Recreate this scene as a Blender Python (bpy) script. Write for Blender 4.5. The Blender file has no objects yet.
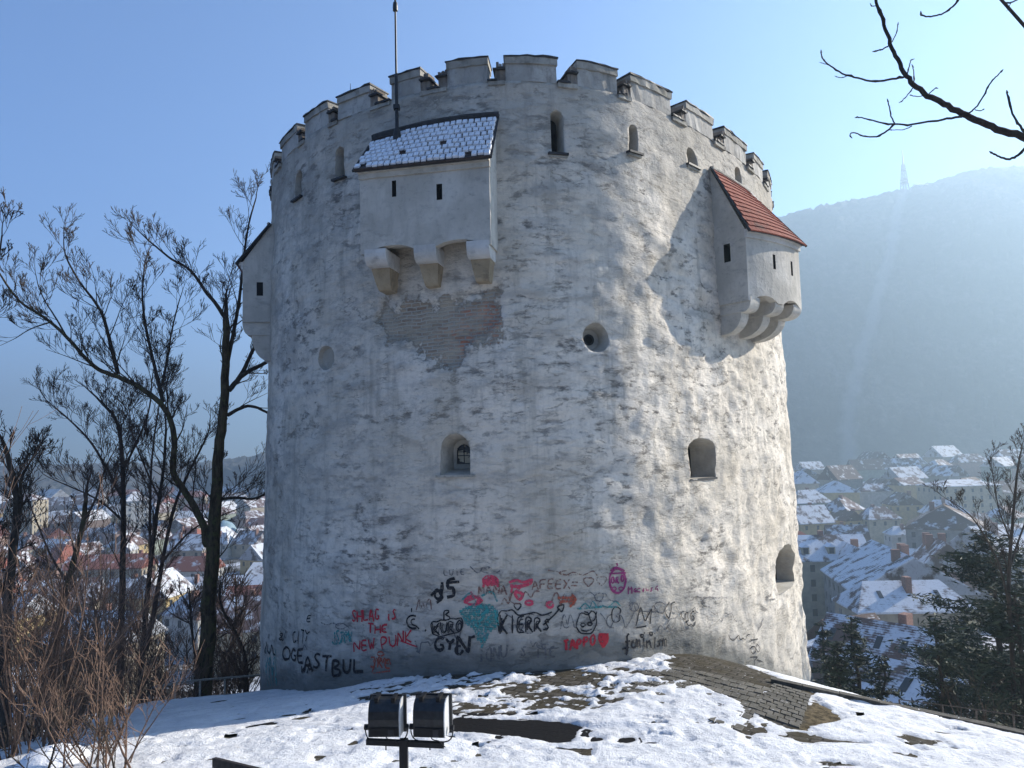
import bpy, bmesh, math, random
import numpy as np
from mathutils import Vector, Matrix
R = math.radians
random.seed(7)
SC = bpy.context.scene
COL = SC.collection

# ------------------------------------------------------------------ camera
ZE = 5.2
F = 769.0
TILT, ROLL = R(4.9), R(-1.5)
cam = bpy.data.cameras.new('camera'); camo = bpy.data.objects.new('camera', cam); COL.objects.link(camo)
cam.sensor_width = 36; cam.lens = F * 36 / 1024; cam.clip_start = 0.1; cam.clip_end = 9000
CR = (Matrix.Rotation(R(90) + TILT, 3, 'X') @ Matrix.Rotation(ROLL, 3, 'Z'))
camo.matrix_world = Matrix.Translation((0, 0, ZE)) @ CR.to_4x4()
SC.camera = camo
SC.render.resolution_x = 1024; SC.render.resolution_y = 768
CRN = np.array(CR)

# ------------------------------------------------------------------ world, sun, exposure
SUN_AZ = R(25)      # angle of the sun behind the +x axis (towards +y)
SUN_EL = R(25)
w = bpy.data.worlds.new('World'); SC.world = w; w.use_nodes = True
nt = w.node_tree; nt.nodes.clear()
sky = nt.nodes.new('ShaderNodeTexSky'); sky.sky_type = 'NISHITA'; sky.sun_disc = False
sky.sun_elevation = SUN_EL; sky.sun_rotation = R(90) - SUN_AZ
sky.altitude = 2500; sky.air_density = 1.0; sky.dust_density = 0.0; sky.ozone_density = 7.5
bg = nt.nodes.new('ShaderNodeBackground'); bg.inputs['Strength'].default_value = 0.105
wo = nt.nodes.new('ShaderNodeOutputWorld')
nt.links.new(sky.outputs[0], bg.inputs[0]); nt.links.new(bg.outputs[0], wo.inputs[0])
sl = bpy.data.lights.new('sun', 'SUN'); sl.energy = 5.0; sl.angle = R(0.5); sl.color = (1.0, 0.93, 0.82)
so = bpy.data.objects.new('sun', sl); COL.objects.link(so)
SDIR = Vector((math.cos(SUN_AZ) * math.cos(SUN_EL), math.sin(SUN_AZ) * math.cos(SUN_EL), math.sin(SUN_EL)))
so.rotation_euler = SDIR.to_track_quat('Z', 'Y').to_euler(); so.location = (40, 20, 60)
SC.view_settings.view_transform = 'Standard'; SC.view_settings.look = 'None'
SC.view_settings.gamma = 1; SC.view_settings.use_curve_mapping = False
SC.view_settings.exposure = 1.3
HAZE_DENSITY = 0.00074
SC.cycles.volume_bounces = 0; SC.cycles.max_bounces = 8; SC.cycles.use_denoising = True

# ------------------------------------------------------------------ maths
def ray(px, py):
    v = CRN @ np.array([(px - 512) / F, (384 - py) / F, -1.0])
    return v
def at(px, py, Y):
    v = ray(px, py); return Vector((v[0] / v[1] * Y, Y, ZE + v[2] / v[1] * Y))
def proj(X, Y, Z):
    d = np.stack([np.asarray(X, float), np.asarray(Y, float) + 0 * np.asarray(X, float), np.asarray(Z, float) - ZE + 0 * np.asarray(X, float)], -1) @ CRN
    return 512 + F * d[..., 0] / -d[..., 2], 384 - F * d[..., 1] / -d[..., 2]

def _h(ix, iy, iz):
    n = (ix * 374761393 + iy * 668265263 + iz * 2147483647 * 3 + 1442695) & 0xffffffff
    n = ((n ^ (n >> 13)) * 1274126177) & 0xffffffff
    n = ((n ^ (n >> 16)) * 2246822519) & 0xffffffff
    return ((n ^ (n >> 15)) & 0xffff) / 32767.5 - 1.0
def vnoise(x, y, z=0.0):
    x = np.asarray(x, float); y = np.asarray(y, float) + 0 * x; z = np.asarray(z, float) + 0 * x; x = x + 0 * y
    ix = np.floor(x).astype(np.int64); iy = np.floor(y).astype(np.int64); iz = np.floor(z).astype(np.int64)
    fx = x - ix; fy = y - iy; fz = z - iz
    fx = fx * fx * (3 - 2 * fx); fy = fy * fy * (3 - 2 * fy); fz = fz * fz * (3 - 2 * fz)
    r = 0
    for a in (0, 1):
        for b in (0, 1):
            for c in (0, 1):
                r = r + _h(ix + a, iy + b, iz + c) * (fx if a else 1 - fx) * (fy if b else 1 - fy) * (fz if c else 1 - fz)
    return r
def fbm(x, y, z=0.0, o=4, g=.5):
    r = 0; a = 1.0; s = 0
    for i in range(o):
        r = r + a * vnoise(np.asarray(x) * 2 ** i + 17.3 * i, np.asarray(y) * 2 ** i - 9.1 * i, z); s += a; a *= g
    return r / s
def sst(a, b, x):
    t = np.clip((x - a) / (b - a), 0, 1); return t * t * (3 - 2 * t)
def sdf_poly(x, y, P):
    x = np.asarray(x, float); y = np.asarray(y, float)
    d = np.full(x.shape, 1e9); ins = np.zeros(x.shape, bool); n = len(P)
    for i in range(n):
        ax, ay = P[i]; bx, by = P[(i + 1) % n]
        ex, ey = bx - ax, by - ay; wx, wy = x - ax, y - ay
        t = np.clip((wx * ex + wy * ey) / (ex * ex + ey * ey + 1e-12), 0, 1)
        d = np.minimum(d, np.hypot(wx - t * ex, wy - t * ey))
        c = (ay <= y) != (by <= y)
        xi = ax + (y - ay) / (ey if abs(ey) > 1e-12 else 1e-12) * ex
        ins ^= c & (x < xi)
    return np.where(ins, -d, d)

# ------------------------------------------------------------------ mesh builder
class MB:
    def __init__(s): s.v = []; s.f = []; s.m = []
    def quad(s, a, b, c, d, m=0):
        n = len(s.v); s.v += [tuple(a), tuple(b), tuple(c), tuple(d)]; s.f.append((n, n + 1, n + 2, n + 3)); s.m.append(m)
    def poly(s, pts, m=0):
        n = len(s.v); s.v += [tuple(p) for p in pts]; s.f.append(tuple(range(n, n + len(pts)))); s.m.append(m)
    def hexa(s, P, m=0):   # 8 points, bottom 4 ccw, top 4 ccw
        n = len(s.v); s.v += [tuple(p) for p in P]
        for q in ((3, 2, 1, 0), (4, 5, 6, 7), (0, 1, 5, 4), (1, 2, 6, 5), (2, 3, 7, 6), (3, 0, 4, 7)):
            s.f.append(tuple(n + i for i in q)); s.m.append(m)
    def box(s, c, ux, uy, uz, m=0):  # centre, half vectors
        c, ux, uy, uz = Vector(c), Vector(ux), Vector(uy), Vector(uz)
        P = [c - ux - uy - uz, c + ux - uy - uz, c + ux + uy - uz, c - ux + uy - uz]
        P += [p + 2 * uz for p in P]; s.hexa(P, m)
    def abox(s, x0, x1, y0, y1, z0, z1, m=0):
        s.hexa([(x0, y0, z0), (x1, y0, z0), (x1, y1, z0), (x0, y1, z0), (x0, y0, z1), (x1, y0, z1), (x1, y1, z1), (x0, y1, z1)], m)
    def prism(s, A, B, m=0):  # two matching loops (lists of points)
        n = len(A); k = len(s.v); s.v += [tuple(p) for p in A] + [tuple(p) for p in B]
        s.f.append(tuple(k + i for i in reversed(range(n)))); s.m.append(m)
        s.f.append(tuple(k + n + i for i in range(n))); s.m.append(m)
        for i in range(n):
            j = (i + 1) % n; s.f.append((k + i, k + j, k + n + j, k + n + i)); s.m.append(m)
    def tube(s, P, rad, n=6, m=0, cap=True):
        P = [Vector(p) for p in P]
        if len(P) < 2: return
        if not hasattr(rad, '__len__'): rad = [rad] * len(P)
        if len(rad) != len(P): rad = list(np.interp(np.linspace(0, 1, len(P)), np.linspace(0, 1, len(rad)), rad))
        k = len(s.v); up = None
        for i, p in enumerate(P):
            t = (P[min(i + 1, len(P) - 1)] - P[max(i - 1, 0)])
            if t.length < 1e-9: t = Vector((0, 0, 1))
            t.normalize()
            if up is None: up = t.orthogonal().normalized()
            else:
                up = up - t * up.dot(t)
                up = up.normalized() if up.length > 1e-6 else t.orthogonal().normalized()
            v = t.cross(up)
            for j in range(n):
                a = 2 * math.pi * j / n
                s.v.append(tuple(p + (up * math.cos(a) + v * math.sin(a)) * rad[i]))
        for i in range(len(P) - 1):
            for j in range(n):
                a = k + i * n + j; b = k + i * n + (j + 1) % n
                s.f.append((a, b, b + n, a + n)); s.m.append(m)
        if cap and n > 3:
            s.f.append(tuple(k + j for j in reversed(range(n)))); s.m.append(m)
            s.f.append(tuple(k + (len(P) - 1) * n + j for j in range(n))); s.m.append(m)
    def build(s, name, mats, parent=None, smooth=False, origin=None):
        me = bpy.data.meshes.new(name)
        v = s.v
        if origin is not None:
            o = Vector(origin); v = [(a - o.x, b - o.y, c - o.z) for a, b, c in v]
        me.from_pydata(v, [], s.f); 
        if not isinstance(mats, (list, tuple)): mats = [mats]
        for q in mats: me.materials.append(q)
        if len(mats) > 1: me.polygons.foreach_set('material_index', s.m)
        if smooth: me.polygons.foreach_set('use_smooth', [True] * len(me.polygons))
        me.update()
        ob = bpy.data.objects.new(name, me); COL.objects.link(ob)
        if origin is not None: ob.location = origin
        if parent is not None:
            ob.parent = parent
            if origin is None: ob.location = tuple(-c for c in parent_world(parent))
            else: ob.location = tuple(Vector(origin) - Vector(parent_world(parent)))
        return ob
def parent_world(p):
    l = Vector(p.location)
    while p.parent is not None: p = p.parent; l = l + Vector(p.location)
    return tuple(l)
LABELS = {}
def tag(o, label, cat, group=None, kind=None):
    n = len(label.split()); 
    if n < 4 or n > 16: print('LABEL LENGTH', n, label)
    if label in LABELS and not group: print('DUP LABEL', label)
    LABELS[label] = 1
    o['label'] = label; o['category'] = cat
    if group: o['group'] = group
    if kind: o['kind'] = kind
    return o
def empty(name, loc, label, cat, group=None):
    o = bpy.data.objects.new(name, None); COL.objects.link(o); o.location = loc; o.empty_display_size = .2
    return tag(o, label, cat, group)
def npgrid(name, X, Y, Z, mats, keep=None, attrs=None, uv=None, smooth=True, parent=None, wrap=False):
    ny, nx = X.shape
    V = np.stack([X, Y, Z], -1).reshape(-1, 3)
    I = np.arange(nx * ny).reshape(ny, nx)
    if wrap: I = np.concatenate([I, I[:, :1]], 1)
    Q = np.stack([I[:-1, :-1], I[:-1, 1:], I[1:, 1:], I[1:, :-1]], -1).reshape(-1, 4)
    if keep is not None: Q = Q[keep.reshape(-1)]
    used = np.unique(Q); mp = np.full(len(V), -1); mp[used] = np.arange(len(used))
    me = bpy.data.meshes.new(name); me.from_pydata(V[used].tolist(), [], mp[Q].tolist())
    if attrs:
        for k, a in attrs.items():
            at_ = me.attributes.new(k, 'FLOAT', 'POINT'); at_.data.foreach_set('value', np.asarray(a, np.float32).reshape(-1)[used].copy())
    if not isinstance(mats, (list, tuple)): mats = [mats]
    for q in mats: me.materials.append(q)
    if smooth: me.polygons.foreach_set('use_smooth', [True] * len(me.polygons))
    me.update()
    ob = bpy.data.objects.new(name, me); COL.objects.link(ob)
    if parent is not None: ob.parent = parent; ob.location = tuple(-c for c in parent_world(parent))
    return ob

# ------------------------------------------------------------------ material helper
class G:
    def __init__(s, name):
        s.mat = bpy.data.materials.new(name); s.mat.use_nodes = True; s.t = s.mat.node_tree; s.t.nodes.clear()
        s.out = s.t.nodes.new('ShaderNodeOutputMaterial')
    def n(s, typ, **k):
        nd = s.t.nodes.new('ShaderNode' + typ)
        for a, b in k.items(): setattr(nd, a, b)
        return nd
    def set(s, sock, v):
        if isinstance(v, bpy.types.NodeSocket): s.t.links.new(v, sock)
        elif isinstance(v, (tuple, list)) and len(v) == 3 and sock.type == 'RGBA': sock.default_value = (*v, 1)
        else: sock.default_value = v
    def coord(s, kind='Object', scale=(1, 1, 1), rot=(0, 0, 0)):
        c = s.n('TexCoord'); m = s.n('Mapping'); s.t.links.new(c.outputs[kind], m.inputs[0])
        m.inputs['Scale'].default_value = scale; m.inputs['Rotation'].default_value = rot; return m.outputs[0]
    def world(s, scale=(1, 1, 1), rot=(0, 0, 0)):
        c = s.n('NewGeometry'); m = s.n('Mapping'); s.t.links.new(c.outputs['Position'], m.inputs[0])
        m.inputs['Scale'].default_value = scale; m.inputs['Rotation'].default_value = rot; return m.outputs[0]
    def attr(s, name):
        a = s.n('Attribute'); a.attribute_name = name; return a.outputs['Fac']
    def attrv(s, name, scale=(1, 1, 1)):
        a = s.n('Attribute'); a.attribute_name = name; m = s.n('Mapping'); s.t.links.new(a.outputs['Vector'], m.inputs[0]); m.inputs['Scale'].default_value = scale; return m.outputs[0]
    def noise(s, vec, scale, detail=4, rough=.55, dist=0.0):
        t = s.n('TexNoise'); s.set(t.inputs['Vector'], vec); t.inputs['Scale'].default_value = scale
        t.inputs['Detail'].default_value = detail; t.inputs['Roughness'].default_value = rough; t.inputs['Distortion'].default_value = dist
        return t.outputs['Fac']
    def vor(s, vec, scale, feat='F1'):
        t = s.n('TexVoronoi', feature=feat); s.set(t.inputs['Vector'], vec); t.inputs['Scale'].default_value = scale; return t.outputs['Distance']
    def m(s, op, a, b=0.0, c=None, clamp=False):
        t = s.n('Math', operation=op, use_clamp=clamp); s.set(t.inputs[0], a); s.set(t.inputs[1], b)
        if c is not None: s.set(t.inputs[2], c)
        return t.outputs[0]
    def mr(s, v, a, b, c=0.0, d=1.0, smooth=True):
        t = s.n('MapRange'); t.interpolation_type = 'SMOOTHSTEP' if smooth else 'LINEAR'
        for i, q in enumerate((v, a, b, c, d)): s.set(t.inputs[i], q)
        return t.outputs[0]
    def mix(s, f, a, b, typ='MIX'):
        t = s.n('Mix', data_type='RGBA', blend_type=typ); s.set(t.inputs[0], f); s.set(t.inputs[6], a); s.set(t.inputs[7], b); return t.outputs[2]
    def bump(s, h, strength=.5, dist=.02, normal=None):
        t = s.n('Bump'); t.inputs['Strength'].default_value = strength; t.inputs['Distance'].default_value = dist; s.set(t.inputs['Height'], h)
        if normal is not None: s.t.links.new(normal, t.inputs['Normal'])
        return t.outputs[0]
    def bsdf(s, color, rough=.8, normal=None, metallic=0.0, spec=.3, alpha=None, sss=None):
        p = s.n('BsdfPrincipled'); s.set(p.inputs['Base Color'], color); s.set(p.inputs['Roughness'], rough)
        p.inputs['Metallic'].default_value = metallic; p.inputs['Specular IOR Level'].default_value = spec
        if normal is not None: s.t.links.new(normal, p.inputs['Normal'])
        if alpha is not None: s.set(p.inputs['Alpha'], alpha)
        s.t.links.new(p.outputs[0], s.out.inputs[0]); return s.mat
def simple(name, col, rough=.8, var=.25, scale=6, bump=.2, metallic=0.0, spec=.3, bdist=.01):
    g = G(name); v = g.coord('Object'); f = g.noise(v, scale, 5, .6)
    c = g.mix(g.mr(f, .3, .7), tuple(x * (1 - var) for x in col), tuple(min(1, x * (1 + var)) for x in col))
    return g.bsdf(c, rough, g.bump(g.noise(v, scale * 3, 4), bump, bdist), metallic, spec)

# ================================================================== MATERIALS (setting)
def m_plaster():
    g = G('tower_plaster'); P = g.world()
    ph = g.world((1, 1, 2.6)); pv = g.world((3.2, 3.2, .35))
    big = g.noise(P, .35, 3, .5); med = g.noise(ph, 1.1, 6, .62); fine = g.noise(P, 9, 5, .6)
    c = g.mix(g.mr(big, .35, .65), (.62, .555, .46), (.74, .67, .57))
    c = g.mix(g.m('MULTIPLY', g.mr(med, .46, .70), .6), c, (.34, .32, .29))
    # dirt caught on the lumps and ledges of the old render
    clus = g.mr(g.noise(P, .36, 5, .66), .41, .60)
    clus2 = g.mr(g.noise(g.world((1, 1, 1.6)), .9, 4, .6), .38, .60)
    led = g.noise(g.world((1, 1, 2.7)), 1.9, 8, .70)
    k = g.m('MULTIPLY', g.mr(led, .515, .64), g.m('ADD', g.m('MULTIPLY', clus, .85), .06))
    c = g.mix(g.m('MULTIPLY', k, .95, clamp=True), c, (.125, .115, .105))
    crn = g.noise(g.world((1, 1, 2.9)), 1.5, 6, .62)
    crease = g.m('MULTIPLY', g.mr(g.m('ABSOLUTE', g.m('SUBTRACT', crn, .5)), .018, .0), g.m('MULTIPLY', clus2, g.mr(g.noise(P, 1.7, 3), .46, .60)))
    c = g.mix(g.m('MULTIPLY', crease, .65), c, (.17, .155, .14))
    blot = g.m('MULTIPLY', g.mr(g.noise(P, 5.5, 7, .75), .55, .72), clus2)
    c = g.mix(g.m('MULTIPLY', blot, .6), c, (.2, .185, .165))
    warm = g.mr(g.noise(P, .55, 5, .6), .48, .68)
    c = g.mix(g.m('MULTIPLY', warm, .45), c, (.45, .385, .29))
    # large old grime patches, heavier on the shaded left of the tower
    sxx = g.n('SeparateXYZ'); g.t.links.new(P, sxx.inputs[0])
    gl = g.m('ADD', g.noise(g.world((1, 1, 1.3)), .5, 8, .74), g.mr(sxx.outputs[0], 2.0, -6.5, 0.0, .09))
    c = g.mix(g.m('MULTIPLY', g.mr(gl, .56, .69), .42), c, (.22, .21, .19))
    # vertical run marks
    c = g.mix(g.m('MULTIPLY', g.mr(g.noise(pv, 1.0, 6, .68), .49, .70), .5), c, (.31, .285, .24))
    # weathered band below the merlons, grime at the foot
    sx = g.n('SeparateXYZ'); g.t.links.new(P, sx.inputs[0]); z = sx.outputs[2]
    n2 = g.m('SUBTRACT', g.noise(P, .9, 5, .65), .5)
    zz = g.m('ADD', z, g.m('MULTIPLY', n2, 4.0))
    c = g.mix(g.m('MULTIPLY', g.mr(zz, 10.2, 14.2), .6), c, (.25, .235, .205))
    foot = g.attr('foot')
    ff = g.m('ADD', foot, g.m('MULTIPLY', n2, 1.3))
    c = g.mix(g.mr(ff, .85, .25, 0, .85), c, (.075, .08, .07))
    c = g.mix(g.m('MULTIPLY', g.mr(ff, 2.6, .9), .35), c, (.27, .265, .25))
    c = g.mix(g.m('MULTIPLY', g.mr(fine, .5, .8), .35), c, (.2, .19, .18))
    # fallen plaster: bare brick
    br = g.n('TexBrick'); vm = g.n('VectorMath', operation='ADD'); g.set(vm.inputs[0], g.attrv('wuv', (1, 1, 1))); nd = g.n('TexNoise'); g.set(nd.inputs['Vector'], P); nd.inputs['Scale'].default_value = 2.5; vs = g.n('VectorMath', operation='SCALE'); g.set(vs.inputs[0], nd.outputs['Color']); vs.inputs['Scale'].default_value = .10; g.set(vm.inputs[1], vs.outputs[0]); g.set(br.inputs['Vector'], vm.outputs[0])
    br.inputs['Scale'].default_value = 1.0; br.inputs['Brick Width'].default_value = .27; br.inputs['Row Height'].default_value = .085
    br.inputs['Mortar Size'].default_value = .02; br.inputs['Mortar Smooth'].default_value = .4
    br.inputs['Color1'].default_value = (.28, .20, .145, 1); br.inputs['Color2'].default_value = (.40, .33, .25, 1); br.inputs['Mortar'].default_value = (.42, .39, .33, 1)
    red = g.mix(g.mr(g.noise(P, 3.1, 4, .6), .42, .56), (.46, .17, .10), br.outputs['Color'])
    redm = g.mr(g.attr('redb'), .6, -.4)
    bc = g.mix(redm, br.outputs['Color'], g.mix(br.outputs['Fac'], red, (.30, .28, .25)))
    bc = g.mix(g.m('MULTIPLY', g.mr(g.noise(P, 2.2, 5, .65), .40, .6), .7), bc, (.42, .37, .29))
    e = g.m('ADD', g.attr('brick'), g.m('ADD', g.m('MULTIPLY', g.m('SUBTRACT', g.noise(P, 2.6, 8, .72), .5), 1.7), g.m('MULTIPLY', g.m('SUBTRACT', g.noise(P, 14.0, 3, .6), .5), .12)))
    bm_ = g.mr(e, .03, -.03)
    c = g.mix(g.mr(e, .10, .035, 0, .35), c, (.16, .145, .125)); c = g.mix(bm_, c, bc)
    h = g.m('ADD', g.m('MULTIPLY', med, 1.0), g.m('MULTIPLY', g.noise(g.world((1, 1, 1.7)), 5, 5, .6), .5))
    h = g.m('ADD', h, g.m('MULTIPLY', fine, .16))
    h = g.m('SUBTRACT', h, g.m('MULTIPLY', crease, .35)); h = g.m('SUBTRACT', h, g.m('MULTIPLY', g.mr(led, .5, .7), .35))
    h = g.m('SUBTRACT', h, g.m('MULTIPLY', bm_, .55))
    h = g.m('SUBTRACT', h, g.m('MULTIPLY', g.m('MULTIPLY', bm_, br.outputs['Fac']), .2))
    return g.bsdf(c, .93, g.bump(h, .7, .09), spec=.15)
def m_plaster2(name='box_plaster', a=(.44, .41, .355), b=(.57, .535, .47), streak=.35, dark=(.27, .255, .235)):
    g = G(name); P = g.world(); pv = g.world((2.6, 2.6, .6))
    c = g.mix(g.mr(g.noise(P, 1.1, 4, .6), .35, .65), a, b)
    c = g.mix(g.m('MULTIPLY', g.mr(g.noise(pv, 1.6, 5, .65), .48, .72), streak), c, dark)
    c = g.mix(g.m('MULTIPLY', g.mr(g.noise(P, 7, 5, .7), .52, .72), .45), c, dark)
    c = g.mix(g.m('MULTIPLY', g.mr(g.noise(g.world((1, 1, 2.2)), 2.3, 6, .7), .55, .68), .5), c, dark)
    h = g.m('ADD', g.noise(P, 3.0, 5, .6), g.m('MULTIPLY', g.noise(P, 12, 4), .3))
    return g.bsdf(c, .92, g.bump(h, .5, .04), spec=.15)
def m_snow():
    g = G('snow'); P = g.world()
    a = g.noise(P, 1.3, 5, .6); b = g.noise(P, 9, 6, .7); c2 = g.noise(P, 34, 4, .7)
    c = g.mix(g.mr(a, .35, .65), (.66, .665, .68), (.80, .80, .80))
    c = g.mix(g.m('MULTIPLY', g.mr(b, .50, .68), .5), c, (.50, .495, .485))
    c = g.mix(g.m('MULTIPLY', g.mr(g.noise(g.world((1, 1.7, 1)), 5.5, 7, .76), .57, .68), .6), c, (.27, .245, .21))
    c = g.mix(g.mr(g.attr('thin'), .024, .0, 0, .55), c, (.42, .42, .42))
    h = g.m('ADD', g.m('MULTIPLY', b, .7), g.m('ADD', a, g.m('MULTIPLY', c2, .25)))
    return g.bsdf(c, .75, g.bump(h, .65, .11), spec=.2)
def m_ground():
    g = G('bare_ground'); P = g.world((1, 1, 1), (0, 0, R(28)))
    br = g.n('TexBrick'); g.set(br.inputs['Vector'], P); br.inputs['Scale'].default_value = 1
    br.inputs['Brick Width'].default_value = .34; br.inputs['Row Height'].default_value = .21; br.inputs['Mortar Size'].default_value = .018
    br.inputs['Color1'].default_value = (.07, .063, .052, 1); br.inputs['Color2'].default_value = (.12, .108, .09, 1); br.inputs['Mortar'].default_value = (.028, .025, .02, 1)
    pav = g.mix(g.m('MULTIPLY', g.mr(g.noise(P, 2.3, 6, .7), .42, .6), .8), br.outputs['Color'], (.065, .055, .036)); pav = g.mix(g.m('MULTIPLY', g.mr(g.noise(P, 13, 6, .75), .48, .62), .7), pav, (.035, .03, .022)); pav = g.mix(g.m('MULTIPLY', g.mr(g.noise(P, 9, 6, .75), .62, .70), .9), pav, (.6, .6, .6))
    dirt = g.mix(g.mr(g.noise(P, 7, 8, .8), .4, .6), (.04, .032, .02), (.16, .125, .075))
    asp = g.mix(g.noise(P, 20, 5, .6), (.008, .008, .009), (.022, .021, .021))
    n = g.m('MULTIPLY', g.m('SUBTRACT', g.noise(P, 2.5, 4), .5), .5)
    c = g.mix(g.mr(g.m('ADD', g.attr('dirt'), n), .1, -.1), pav, dirt)
    am = g.mr(g.attr('asph'), .35, .25); c = g.mix(am, c, asp)
    h = g.m('ADD', g.m('MULTIPLY', g.noise(P, 16, 4), .4), g.m('MULTIPLY', g.m('SUBTRACT', 1.0, br.outputs['Fac']), .5))
    rg = g.n('Mix', data_type='FLOAT'); g.set(rg.inputs[0], am); rg.inputs[2].default_value = .85; rg.inputs[3].default_value = .8
    return g.bsdf(c, rg.outputs[0], g.bump(h, .6, .03), spec=.03)
def m_terrain():
    g = G('valley_ground'); P = g.world()
    n = g.noise(P, .055, 6, .65); n2 = g.noise(P, .6, 6, .7)
    e = g.m('ADD', n, g.m('MULTIPLY', g.m('SUBTRACT', n2, .5), .6))
    c = g.mix(g.mr(e, .44, .56), (.06, .05, .038), (.55, .57, .62))
    c = g.mix(g.m('MULTIPLY', g.mr(g.noise(P, .02, 4), .5, .6), .4), c, (.10, .085, .07))
    return g.bsdf(c, .9, g.bump(n2, .4, .5), spec=.1)
M_PLASTER = m_plaster(); M_BOX = m_plaster2()
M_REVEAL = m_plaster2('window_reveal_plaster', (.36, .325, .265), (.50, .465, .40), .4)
M_CORBEL = m_plaster2('corbel_plaster', (.50, .485, .45), (.62, .60, .565), .3)
M_STONE = m_plaster2('corbel_stone', (.29, .23, .15), (.42, .345, .24), .5, (.15, .12, .085))
M_COPING = m_plaster2('coping_plaster', (.25, .235, .20), (.40, .375, .325), .7, (.12, .115, .10))
M_LEDGE = m_plaster2('ledge_brick', (.16, .13, .105), (.27, .23, .19), .6, (.07, .06, .055))
M_SLATE = simple('dark_slate', (.028, .027, .028), .6, .4, 9, .4)
M_DARK = simple('painted_dark_depth', (.008, .008, .009), .9, .2)  # near-black colour stands for the unlit depth behind shallow openings
M_METAL = simple('dark_metal', (.03, .031, .033), .45, .3, 12, .1, .6)
M_SNOW = m_snow(); M_GROUND = m_ground(); M_TERR = m_terrain()

# ================================================================== TERRAIN
CTRL = [(-7.2, 22.2, -1.38), (-5.41, 19.5, -.62), (-4.04, 18.3, -.22), (-3.23, 17.76, .07), (-2.33, 17.33, .3), (-.84, 16.76, .5), (.75, 16.73, .53), (2.3, 17.2, .55), (3.99, 18.4, .37), (4.4, 18.8, .2),
        (5.93, 20.5, -.68), (7.0, 21.8, -1.34), (8.8, 24.5, -2.45), (9.46, 15.0, -.39), (8.59, 18, -.85), (8.06, 20, -1.17), (-9.34, 20, -.97), (-9.0, 17, -.37), (-8.4, 14.5, .15), (-8.2, 12.5, .54), (-6.4, 13, .58), (0, 11, .84), (0, 14.5, .58), (0, 6, 1.9), (0, 0, 3.6), (0, -8, 5.5),
        (6.87, 11.5, .46), (2.5, 11, .77), (-8, 9, .9), (8, 4, 1.8), (-8, 3, 2.2), (-9, 27, -3.0), (0, 26, -1.5), (0, 35, -3.5), (9, 33, -4.0), (-9, 35, -4.2), (12, 8, .6), (12, -8, 4), (-10, -8, 4.5), (-14, 15, -.8), (15, 14, -1.2), (-14, 28, -4.5), (15, 28, -4.0)]
_C = np.array(CTRL)
def _phi(r): return np.where(r > 0, r * r * np.log(r + 1e-9), 0)
_n = len(_C)
_D = np.hypot(_C[:, None, 0] - _C[None, :, 0], _C[:, None, 1] - _C[None, :, 1])
_A = np.zeros((_n + 3, _n + 3)); _A[:_n, :_n] = _phi(_D) + np.eye(_n) * .35
_A[:_n, _n] = 1; _A[:_n, _n + 1:] = _C[:, :2]; _A[_n, :_n] = 1; _A[_n + 1:, :_n] = _C[:, :2].T
_W = np.linalg.solve(_A, np.concatenate([_C[:, 2], [0, 0, 0]]))
def rbf(x, y):
    x = np.asarray(x, float); y = np.asarray(y, float); r = _W[_n] + _W[_n + 1] * x + _W[_n + 2] * y
    for i in range(_n): r = r + _W[i] * _phi(np.hypot(x - _C[i, 0], y - _C[i, 1]))
    return r
HILLTOP = [(-9.3, -12), (-9.3, 8), (-9.3, 15.5), (-9.6, 20.5), (-10.2, 24), (-9.8, 34), (0, 38), (10.0, 34), (8.9, 25.2), (7.0, 21.8), (8.12, 20), (8.7, 18), (9.6, 15), (11.0, 10.5), (12.8, 6), (12.8, -12)]
def valley(x, y):
    d = np.hypot(x, y)
    return -38 + np.where(np.asarray(x) > 0, 21 * sst(180, 640, d), 9 * sst(300, 1500, d)) 
def terr(x, y):
    x = np.asarray(x, float); y = np.asarray(y, float)
    s = sdf_poly(x, y, HILLTOP)
    zt = rbf(np.clip(x, -14, 15), np.clip(y, -10, 34))
    sp = np.maximum(s, 0)
    v = valley(x, y)
    k = np.exp(-sp / 40.0) * (1 - .0 * sp)
    z = v + (zt - v) * k
    z = z + sst(1, 12, sp) * .6 * fbm(x * .15, y * .15, 0, 3)
    return z
def ground_pt(px, py, Y0=8.0, Y1=40.0):
    v = ray(px, py); Y = np.arange(Y0, Y1, .05)
    X = v[0] / v[1] * Y; Z = ZE + v[2] / v[1] * Y
    g = terr(X, Y); i = np.argmax(Z < g)
    if not (Z < g).any(): i = len(Y) - 1
    return (X[i], Y[i])
def G3(x, y, dz=0.0): return Vector((x, y, float(terr(np.array([x]), np.array([y]))[0]) + dz))

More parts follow.
